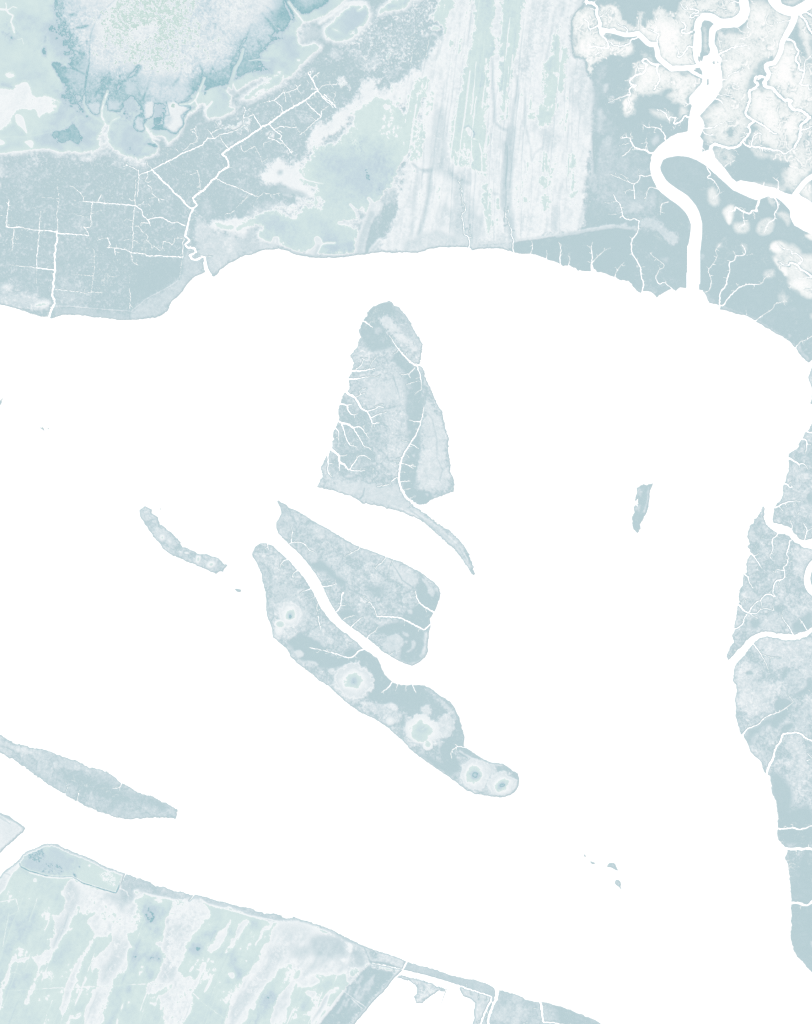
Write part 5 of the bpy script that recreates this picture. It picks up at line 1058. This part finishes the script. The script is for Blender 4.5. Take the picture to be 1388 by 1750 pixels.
# the finest creeklets of the drowned ground, each between its own low banks
zone = (inside_mask("C 1120,60 1400,0 X 1045,-60 1500,-60 1500,330 1388,330 1250,270 1215,262 1215,215 1180,190 1100,195 1040,190 1005,110 985,60") | inside_mask("H 1100,440 1560,520 1560,860 1210,740 1110,560"))
for seed, sc_, keep in ((41, 17., .22), (43, 11., .5)):
    wx = XX + 3.2*N9 + 1.2*N4; wy = YY - 3.2*N14 + 1.2*N2
    nz = vnoise(seed, sc_, x=wx, y=wy); gy_, gx_ = np.gradient(nz); dl = np.abs(nz)/(np.hypot(gx_, gy_)+.03)
    on = zone & (h < .8) & (N20 + .6*N14 > keep) & (S > 2.5)
    h = np.where(on & (dl < 4), np.maximum(h, .62*np.exp(-((dl-1.5)/1.2)**2)), h)
    h = np.where(on & (dl < .75), np.minimum(h, .02 + .25*dl), h)
for nm, spec in BARS:
    (x0,x1,y0,y1), sd = poly_sd(smooth(pts(spec), 4, .4, 3, True), 6)
    sl = np.s_[y0:y1, x0:x1]; sd = sd + (.25*SHORE[sl] if nm == 'bar' else .9*N4[sl] + 1.1*N2[sl] + .5*N9[sl])
    own(sl, sd > -1.5, nm + str(len(NAMES))); S[sl] = np.maximum(S[sl], sd)
    if nm == "bar": h[sl] = np.where(sd > 0, .95 - .35*np.clip((sd-1.5)/5, 0, 1), h[sl])
for nm, spec in ISLETS:
    (x0,x1,y0,y1), sd = poly_sd(pts(spec), 8)
    sl = np.s_[y0:y1, x0:x1]; sd = sd + .45 + .12*N2[sl]
    own(sl, sd > -3, nm); S[sl] = np.maximum(S[sl], sd); h[sl] = np.where(sd > -3, 1.15 + .10*np.clip(sd-1.5, 0, 4) + .14*FINE[sl], h[sl])
q = smooth(pts("T 500,598 480,650 460,700 445,735"), 3, .3, 4)      # a low sill across the pond
(x0,x1,y0,y1), d = line_dist(q, 5, wid=list(np.linspace(1.1, .35, len(q)))); sl = np.s_[y0:y1, x0:x1]
own(sl, d < 2, "sill"); S[sl] = np.maximum(S[sl], -d)

# ------------------------------------------------------------------ put the ground together
streaks("X 640,-60 1000,-60 1030,380 1000,400 640,440", STREAK_N, .36)
streaks("X -60,1480 200,1530 700,1640 640,1810 -60,1810", STREAK_S, .32)
SPECK = np.clip(.7*N2 + .7*N4 + .5*N9 + .3*NF - .35, 0, 2)
h += np.clip(amp-.08, 0, 1)*2.2*SPECK*np.clip((2.3-h)*2, 0, 1)
hill = np.clip((h-4.02)*8, 0, 1)*np.clip((5.25-h)*4, 0, 1)*np.clip(1-(YY-210)/20, 0, 1)
h -= hill*(.34*VEIN + .10*np.maximum(N4*N9, 0)*2)*np.clip((h-4.04)/.3, 0, 1)
h += amp*FINE*1.25 + tuf*(TUFT*1.1 - .75*VEIN + .3*FINE) + smo*(0.55*N20 + .6*N50 + .3*N9)
h = np.clip(h, .03, 6)
shore = np.where(S < .95, S*1.12, 1.064 + (S-.95)*.42 + .25*N2*np.clip(S-1, 0, 1))
deep = S > 5.5
h = np.where(deep, h, np.minimum(h, shore))
h = np.where(S < 0, np.maximum(S*.6, -2.2), h)

# ------------------------------------------------------------------ which spot belongs to which object or part
def inside(spec, rough=0.0):
    m = np.zeros((GY, GX), bool)
    (x0,x1,y0,y1), sd = poly_sd(pts(spec), 8)
    if sd is not None: m[y0:y1, x0:x1] = sd + rough*ROUGH[y0:y1, x0:x1] > 0
    return m
LAB = np.zeros((GY, GX), np.int16); PART = {}
def part(mask, key):
    LAB[mask] = PART.setdefault(key, len(PART)+1)
own_is = lambda n: OWN == NAMES[n]
north = own_is("north")
part(north, "floodplain")
part(north & inside("A -300,-300 -300,1045 0,1045 200,1032 330,1015 450,1048 660,1030 684,1020 684,965 662,935 722,935 755,1005 830,1050 930,1075 1050,1062 1088,985 1140,1000 1215,950 1260,800 1388,760 B 0,815 120,805 222,745 205,690 280,700 400,640 560,550 650,460 720,390 802,310 790,260 870,295 980,290 1060,230 1125,110 1180,112 1388,40 1560,-40 1500,-300", .8), "terrace")
part(north & inside(HILL, .8), "hillside")
part(north & inside("B 700,920 760,850 870,790 920,740 1060,650 1060,560 1170,590 1250,620 1388,505 C 200,330 160,560 40,880 -20,1150 F 1388,800 240,640 220,530 420,480 640,440 700,420 690,260 570,210 650,90 770,130 985,0", .8), "farmland")
part(north & inside("C -20,1150 40,880 160,560 200,330 200,130 160,60 200,-300 1210,-300 1180,40 1105,150 1118,390 1200,480 1285,640 1250,900 1265,1100 1240,1388 G 1190,400 1160,570 1000,600 700,640 480,700 400,800 -60,800", .5), "ridge_plain")
part(north & inside("C 1210,-300 1180,40 1105,150 1118,390 1200,480 1285,640 1250,900 1265,1100 1240,1388 G 1190,400 1160,570 1000,600 700,640 480,700 500,900 1388,1100 X 1500,900 1500,-200", .5), "delta_marsh")
part(north & inside("H 600,790 595,340 510,170 365,62 325,-30 D 330,1070 480,1030 640,1090 860,1270 1050,1320 1200,1350 H 1250,290 1388,390 X 1500,410 1500,700 1390,640 1200,620"), "marsh_peninsula")
for n in NAMES:
    if n.startswith(("bar", "tuft")) or n in [a for a, _ in ISLETS] or n == "sill": part(own_is(n), n)
tri = own_is("triangle"); part(tri, "triangle/meadow")
part(tri & inside("I 400,180 470,90 560,50 700,90 830,400 800,500 800,850 790,900 770,1000 790,1090 780,1200 740,1340 870,1360 870,1420 780,1500 690,1340 640,1200 650,1100 720,1010 690,960 700,860 690,740 660,590 690,560 650,500 600,440 640,390 520,390 440,390 400,330 370,250", .5), "triangle/marsh_flat")
part(tri & inside("I 800,520 830,500 1100,900 1100,1400 880,1400 750,1300 775,1180 810,1080 800,780", .4), "triangle/east_levee")
part(tri & inside("J 560,640 690,620 800,650 1000,780 1300,1100 1100,1200 700,740", .3), "triangle/sand_spit")
mid = own_is("middle"); part(mid, "middle/meadow")
part(mid & (inside("K 1155,560 1210,560 1350,660 1300,820 1250,1200 1050,1200 1060,1060 950,960 960,900 1080,890 1090,800 1150,780", .6) | inside("K 420,480 500,450 640,600 680,640 540,600", .6)), "middle/marsh_flat")
lon = own_is("long"); part(lon, "long/meadow")
part(lon & (inside("K 355,945 500,1050 800,1070 890,1100 1000,1290 1080,1300 L 600,470 670,560 620,650 400,620 280,560 320,430 260,350 100,350 -40,350 -240,230", .6) | inside("L 750,890 850,840 920,880 950,900 920,1010 840,1080 760,1000", .6)), "long/marsh_flat")
MOUNDS = (("K 300,838", 20, 1), ("K 232,897", 11, 0), ("L 178,452", 35, 1), ("L 640,785", 29, 1), ("L 680,880", 9, 0), ("L 998,1088", 26, 1), ("L 1178,1155", 26, 1))
for i, (c, R, core) in enumerate(MOUNDS):
    p = pts(c)[0]; d = np.hypot(XX-p[0], YY-p[1]) + 1.6*N9 + 1.2*N4
    part(lon & (d < R), f"long/sand_mound#{i}")
    if core: part(lon & (d < R*.42), f"long/sand_mound#{i}/crest")
cre = own_is("crescent"); part(cre, "crescent/meadow")
for i, (c, R) in enumerate((("V 447,455", 8), ("V 803,668", 8), ("V 930,722", 13))):
    p = pts(c)[0]; part(cre & (np.hypot(XX-p[0], YY-p[1]) + .8*N4 < R), f"crescent/sand_mound#{i}")
len_ = own_is("lens"); part(len_, "lens/marsh_flat"); part(len_ & inside("Q -400,0 0,150 240,240 560,340 740,400 840,470 760,490 640,440 500,370 330,310 120,260 0,220 -400,150", .6), "lens/levee")
part(own_is("eastislet"), "eastislet"); part(own_is("cornerfield"), "cornerfield/field"); part(own_is("cornerfield") & ~inside("Q -600,700 -60,665 60,737 128,775 118,818 50,868 0,915 -600,1100"), "cornerfield/dike")
part(own_is("eastshore"), "eastshore"); part(own_is("eastpoint"), "eastpoint")
em = own_is("eastmarsh"); part(em, "eastmarsh"); part(em & (YY > 1449), "eastflat"); part(em & (YY > 1543), "eastsouth")
so = own_is("south"); part(so, "lowland")
part(so & (inside("S -400,300 600,640 830,680 1150,795 1400,905 1400,935 1150,835 830,700 540,665 230,580 R 1388,560 1210,555 1000,505 900,470 830,480 850,300") ), "shore_marsh")
part(so & inside("T 290,435 310,430 780,560 762,650 640,600 270,490"), "marsh_strip"); part(so & inside("T 768,560 1600,800 1600,1300 680,1300 700,720"), "shore_marsh")
basin = so & inside("R 130,285 150,235 260,182 300,160 360,156 440,190 560,246 700,306 848,372 840,390 787,505 700,480 560,435 490,392 320,390 200,360 140,325")
part(basin, "basin/dike"); part(basin & inside("R 142,285 160,248 260,200 300,178 360,170 440,205 560,262 700,328 830,382 782,490 700,468 560,422 490,380 400,382 320,375 200,345 148,315"), "basin/basin_floor")

# ------------------------------------------------------------------ materials
EX = (1.32, 1.33, 1.385)      # light falling on level ground, for turning tints into surface colour
def lin(c): return c/12.92 if c <= .04045 else ((c+.055)/1.055)**2.4
def tint(rgb): return tuple(min(.92, lin(v/255)/e) for v, e in zip(rgb, EX)) + (1,)
TINTS = [(0.0,(254,254,254)),(.12,(252,253,253)),(.35,(241,246,246)),(.55,(228,236,237)),(.8,(204,220,224)),(1.02,(184,207,213)),(1.2,(187,209,215)),(1.55,(200,217,223)),(1.9,(211,225,230)),(2.3,(223,233,237)),(2.6,(234,241,244)),(2.86,(241,246,248)),(3.02,(244,248,250)),(3.06,(217,234,233)),(3.3,(212,230,230)),(3.55,(206,225,228)),(3.8,(197,216,225)),(3.985,(192,212,221)),
         (4.015,(143,186,196)),(4.15,(160,197,205)),(4.4,(190,213,221)),(4.7,(208,224,231)),(5.0,(224,233,237)),(5.3,(237,243,245)),(5.44,(240,245,247)),(5.48,(191,216,212)),(5.75,(199,222,218)),(6.0,(214,232,229))]
def ground_material(name, shift=0.0, grain=.05):
    m = bpy.data.materials.new(name); m.use_nodes = True; nt = m.node_tree; nd = nt.nodes; lk = nt.links
    bsdf = nd["Principled BSDF"]; bsdf.inputs["Roughness"].default_value = 1; bsdf.inputs["Specular IOR Level"].default_value = 0
    geo = nd.new("ShaderNodeNewGeometry"); sep = nd.new("ShaderNodeSeparateXYZ"); lk.new(geo.outputs["Position"], sep.inputs[0])
    div = nd.new("ShaderNodeMath"); div.operation = 'DIVIDE'; div.inputs[1].default_value = ZS*6; lk.new(sep.outputs["Z"], div.inputs[0])
    noi = nd.new("ShaderNodeTexNoise"); noi.inputs["Scale"].default_value = .55; noi.inputs["Detail"].default_value = 3; lk.new(geo.outputs["Position"], noi.inputs["Vector"])
    mad = nd.new("ShaderNodeMath"); mad.operation = 'MULTIPLY_ADD'; mad.inputs[1].default_value = 2*grain/6; mad.inputs[2].default_value = -grain/6 + shift/6; lk.new(noi.outputs["Fac"], mad.inputs[0])
    add = nd.new("ShaderNodeMath"); lk.new(div.outputs[0], add.inputs[0]); lk.new(mad.outputs[0], add.inputs[1])
    rmp = nd.new("ShaderNodeValToRGB"); cr = rmp.color_ramp; cr.interpolation = 'LINEAR'
    while len(cr.elements) > 1: cr.elements.remove(cr.elements[-1])
    cr.elements[0].position = 0; cr.elements[0].color = tint(TINTS[0][1])
    for v, c in TINTS[1:]:
        e = cr.elements.new(min(1, v/6)); e.color = tint(c)
    lk.new(add.outputs[0], rmp.inputs[0]); lk.new(rmp.outputs[0], bsdf.inputs["Base Color"])
    return m
GROUND = ground_material("height_tinted_ground")
WATER = bpy.data.materials.new("pale_water"); WATER.use_nodes = True
_nt = WATER.node_tree; _b = _nt.nodes["Principled BSDF"]; _b.inputs["Roughness"].default_value = .7; _b.inputs["Specular IOR Level"].default_value = .1
_n = _nt.nodes.new("ShaderNodeTexNoise"); _n.inputs["Scale"].default_value = .004; _n.inputs["Detail"].default_value = 5
_g = _nt.nodes.new("ShaderNodeNewGeometry"); _nt.links.new(_g.outputs["Position"], _n.inputs["Vector"])
_r = _nt.nodes.new("ShaderNodeValToRGB"); _r.color_ramp.elements[0].color = (.88,.885,.89,1); _r.color_ramp.elements[1].color = (.91,.915,.92,1)
_nt.links.new(_n.outputs["Fac"], _r.inputs[0]); _nt.links.new(_r.outputs[0], _b.inputs["Base Color"])

# ------------------------------------------------------------------ meshes
def stretch(v, n):                      # beyond the picture the ground is carried on in widening cells
    lo = np.clip(-v, 0, None); hi = np.clip(v-n, 0, None)
    return v - .2*lo**2 + .2*hi**2
PX = stretch(xs.astype(np.float64), W) - W/2; PY = H/2 - stretch(ys.astype(np.float64), H)
def grid_mesh(name, cells_mask, z, mat, origin=(0,0,0)):
    cy, cx = np.nonzero(cells_mask)
    if len(cy) == 0: return None
    a = cy*GX + cx; quads = np.stack([a, a+GX, a+GX+1, a+1], 1)
    vid, inv = np.unique(quads, return_inverse=True)
    inv = inv.reshape(-1)
    vy, vx = vid // GX, vid % GX
    co = np.stack([PX[vx]-origin[0], PY[vy]-origin[1], (z[vy, vx] if isinstance(z, np.ndarray) else np.full(len(vid), z)) - origin[2]], 1).astype(np.float32)
    me = bpy.data.meshes.new(name)
    me.vertices.add(len(vid)); me.vertices.foreach_set("co", co.reshape(-1))
    me.loops.add(len(inv)); me.loops.foreach_set("vertex_index", inv.astype(np.int32))
    nq = len(quads); me.polygons.add(nq)
    me.polygons.foreach_set("loop_start", np.arange(0, nq*4, 4, dtype=np.int32))
    me.polygons.foreach_set("use_smooth", np.ones(nq, bool))
    me.materials.append(mat); me.update(calc_edges=True)
    return me
COL = bpy.context.scene.collection
def link(name, me, parent=None, label=None, cat=None, group=None, kind=None, loc=(0,0,0)):
    o = bpy.data.objects.new(name, me); COL.objects.link(o); o.location = loc
    if parent: o.parent = parent
    for k, v in (("label", label), ("category", cat), ("group", group), ("kind", kind)):
        if v: o[k] = v
    return o
Z = (h*ZS).astype(np.float32)
hc = np.maximum(np.maximum(h[:-1,:-1], h[1:,:-1]), np.maximum(h[:-1,1:], h[1:,1:]))
KEEP = hc > -.12
FL = LAB[:-1,:-1].copy()
for alt in (LAB[1:,:-1], LAB[:-1,1:], LAB[1:,1:]): FL = np.where(FL == 0, alt, FL)

# key -> object name, label, category, kind for everything that stands by itself
TOP = dict(
 floodplain=("floodplain", "blue-grey drained plain cut by white ditches above the left shore", "plain", "structure"),
 terrace=("terrace", "mint and blue-grey terrace outlined in white below the speckled hill", "terrace", "structure"),
 hillside=("hillside", "speckled pale hill with a dark teal foot and green top", "hill", "structure"),
 farmland=("field", "broad mint field with a ragged white apron in the upper middle", "field", "structure"),
 ridge_plain=("ridge_plain", "plain of long white and mint ridges running down to the shore", "plain", "structure"),
 delta_marsh=("delta_marsh", "pale tidal marsh full of winding creeks round the branching river", "marsh", "structure"),
 marsh_peninsula=("marsh_peninsula", "solid blue-grey marsh enclosed by the river bend and its branch", "marsh", "structure"),
 eastshore=("marsh", "tufted marsh north of the upper creek on the right-hand shore", "marsh", "structure"),
 eastpoint=("marsh", "pointed marsh between the two wide creeks of the right-hand shore", "marsh", "structure"),
 eastmarsh=("marsh", "large rounded marsh with pale tufts south of the lower wide creek", "marsh", "structure"),
 eastflat=("marsh", "plain blue-grey marsh between two thin creeks on the right edge", "marsh", "structure"),
 eastsouth=("marsh", "plain blue-grey marsh tapering to a point below the lowest right-hand creek", "marsh", "structure"),
 lowland=("lowland", "mint lowland with white speckled streaks along the bottom left", "lowland", "structure"),
 shore_marsh=("shore_marsh", "narrow ragged blue-grey marsh along the bottom shore", "marsh", "structure"),
 marsh_strip=("marsh_strip", "long thin strip of marsh between the river and the white pond", "marsh", "structure"),
 eastislet=("island", "small lone blue-grey island with ragged sides in open water off the right shore", "island", None),
 marshislet=("islet", "half cut off blue-grey islet at the left edge of the open water", "islet", None),
 starislet=("islet", "tiny star shaped islet with pointed arms in the open water", "islet", None),
 speckislet=("islet", "faint speck of land just right of the star shaped islet", "islet", None),
 pebbleislet=("islet", "tiny oval islet just beyond the end of the crescent island", "islet", None),
 dotislet=("islet", "faint dot of land near the upper tip of the crescent island", "islet", None),
 sliverislet=("islet", "thin sliver islet pointing right, left of the fan shaped islet", "islet", None),
 fanislet=("islet", "fan shaped striped islet with a tail pointing down right", "islet", None),
 dropislet=("islet", "drop shaped islet with a thin tail, lowest of its cluster", "islet", None),
 flakeislet=("islet", "faint flake of land, topmost of the small cluster off the lower right shore", "islet", None),
 sill=("sandbar", "thin straight sandbar slanting down across the white pond", "sandbar", None))
GROUPS = {"islet": "tiny islets in the open river", "river_bar": "bars in the branching river"}
BARLAB = ["long upright river bar between the two white channels of the braided river", "oval river bar in the channel at the top right corner", "wedge shaped bar where the left tributary joins the river", "slim upright bar in the middle of the wide river", "small forked bar right of the wide river's upper channel", "tiny bar against the right bank below the forked bar",
          "triangular bar below the left braided channel", "round little bar beside the left braided channel", "curved thin bar right of the long upright bar", "dot sized bar by the right bank where the river narrows", "speck of a bar just right of the wedge shaped bar", "small bar hugging the left bank at the bulge of the river"]
ISL = dict(triangle=("island", "large triangular island with a dark marshy spine and a long curved tail", "island"), middle=("island", "broad leaf shaped island right of the narrow diagonal channel", "island"),
 long=("island", "long island with ringed sandy mounds left of the narrow diagonal channel", "island"), crescent=("island", "thin crescent island bending down to the right with small ringed spots", "island"),
 lens=("island", "long spindle shaped island reaching in from the left edge", "island"), cornerfield=("diked_field", "pale diked field with a pointed corner cut by the left edge", "field"), basin=("diked_basin", "mint diked basin with a dark teal rim beside the bottom left shore", "basin"))
PARTLABEL = {"marsh_flat": None}
ROOT = {}
nbar = 0
for key, k in PART.items():
    cells_ = KEEP & (FL == k)
    if not cells_.any(): continue
    if "/" not in key:
        if key.startswith("bar"):
            nm, lab, cat, kind = "river_bar", BARLAB[nbar % len(BARLAB)], "bar", None; nbar += 1
        elif key.startswith("tuft"): nm, lab, cat, kind = "marsh_islet", "three cornered speckled marsh patch hanging into the top of the white pond", "islet", None
        else: nm, lab, cat, kind = TOP[key]
        cy, cx = np.nonzero(cells_); og = (0,0,0) if kind else (float(PX[int(cx.mean())]), float(PY[int(cy.mean())]), 0)
        link(nm, grid_mesh(nm, cells_, Z, GROUND, og), None, lab, cat, GROUPS.get(nm), kind, og)
        continue
    top, *rest = key.split("/")
    if top not in ROOT:
        allk = [v for q_, v in PART.items() if q_.startswith(top + "/")]
        cy, cx = np.nonzero(KEEP & np.isin(FL, allk)); og = (float(PX[int(cx.mean())]), float(PY[int(cy.mean())]), 0)
        nm, lab, cat = ISL[top]
        ROOT[top] = (link(nm, None, None, lab, cat, None, None, og), og)
    root, og = ROOT[top]
    if len(rest) == 1:
        nm = rest[0].split("#")[0]
        ROOT[key] = link(nm, grid_mesh(nm, cells_, Z, GROUND, og), root)
    else:
        par = ROOT.get(f"{top}/{rest[0]}")
        link(rest[1], grid_mesh(rest[1], cells_, Z, GROUND, og), par or root)

# water: the wide river, and every creek, ditch and pond as its own sheet just above it
NETLAB = dict(ditches_west=("drainage_ditch", "network of thin white ditches over the left-hand plain"), river_delta=("river_channel", "branching white river and its winding arms in the top right"), pond=("pond", "white pond behind the bottom shore"),
 creek_basin=("creek", "thin winding creeks in the drowned white hollow at the right edge"), creek_south=("creek", "thin white creeks and ditch behind the bottom shore"), creek_eastshore=("creek", "small white creeks of the upper right-hand shore marsh"), creek_eastpoint=("creek", "creeks winding through the pointed marsh on the right"), creek_eastmarsh=("creek", "long creeks crossing the large rounded marsh on the right"))
PARENT = dict(creek_triangle="triangle", creek_middle="middle", creek_long="long", creek_lens="lens")
CELL = np.maximum(np.maximum(CH[:-1,:-1], CH[1:,:-1]), np.maximum(CH[:-1,1:], CH[1:,1:]))
LANDCELL = FL > 0
def pieces(m):
    ys_, xs_ = np.nonzero(m); left = set(zip(ys_.tolist(), xs_.tolist())); out = []
    while left:
        st = [left.pop()]; comp = [st[0]]
        while st:
            y, x = st.pop()
            for dy in (-1, 0, 1):
                for dx in (-1, 0, 1):
                    n = (y+dy, x+dx)
                    if n in left: left.discard(n); st.append(n); comp.append(n)
        out.append(comp)
    out.sort(key=len, reverse=True); res = []
    for c in out:
        if len(c) < 8 and res: continue
        q = np.zeros_like(m); a = np.array(c); q[a[:,0], a[:,1]] = True; res.append(q)
    return res
for net, k in NETS.items():
    m = (CELL == k) & ((S[:-1,:-1] < 2) | (CD[:-1,:-1] < 1.5))
    if net in ("river_delta", "pond"): m = m & LANDCELL | ((CELL == k))
    if not m.any(): continue
    for piece in pieces(m):
        if net in PARENT:
            root, og = ROOT[PARENT[net]]
            link("tidal_creek", grid_mesh("tidal_creek", piece, .012, WATER, og), root)
        else:
            nm, lab = NETLAB.get(net, ("creek", "thin white tidal creek cut into the marsh shore"))
            link(nm, grid_mesh(nm, piece, .012, WATER), None, lab, "creek" if nm == "creek" else nm.split("_")[0], None, "structure")
wm = bpy.data.meshes.new("river"); E = 40000
wm.from_pydata([(-E,-E,-.04),(E,-E,-.04),(E,E,-.04),(-E,E,-.04)], [], [(0,1,2,3)]); wm.materials.append(WATER)
link("river", wm, None, "wide bright white river between the marshy shores", "river", None, "structure")

# ------------------------------------------------------------------ light, sky, camera
sc = bpy.context.scene
EL, AZ = math.radians(64), math.radians(-42)       # high sun in the north-west
sun = bpy.data.lights.new("sun", 'SUN'); sun.energy = 3.4; sun.angle = math.radians(.5); sun.color = (1.0, .965, .92)
so_ = bpy.data.objects.new("sun", sun); COL.objects.link(so_); so_.rotation_euler = (math.pi/2-EL, 0, math.pi-AZ); so_.location = (0, 0, 1500)
wd = bpy.data.worlds.new("World"); sc.world = wd; wd.use_nodes = True
wn = wd.node_tree; sky = wn.nodes.new("ShaderNodeTexSky"); sky.sky_type = 'NISHITA'; sky.sun_disc = False; sky.sun_elevation = EL; sky.sun_rotation = AZ
wn.links.new(sky.outputs[0], wn.nodes["Background"].inputs[0]); wn.nodes["Background"].inputs[1].default_value = .06
cam = bpy.data.cameras.new("camera"); co = bpy.data.objects.new("camera", cam); COL.objects.link(co)
HC = 3000.0; cam.sensor_fit = 'VERTICAL'; cam.sensor_height = 24; cam.lens = 24*HC/H; co.location = (0, 0, HC); cam.clip_start = 10; cam.clip_end = 100000
sc.camera = co
sc.view_settings.view_transform = 'Standard'; sc.view_settings.look = 'None'; sc.view_settings.gamma = 1; sc.view_settings.exposure = .25

sc.cycles.use_denoising = False; sc.cycles.max_bounces = 3; sc.cycles.filter_width = 1.3
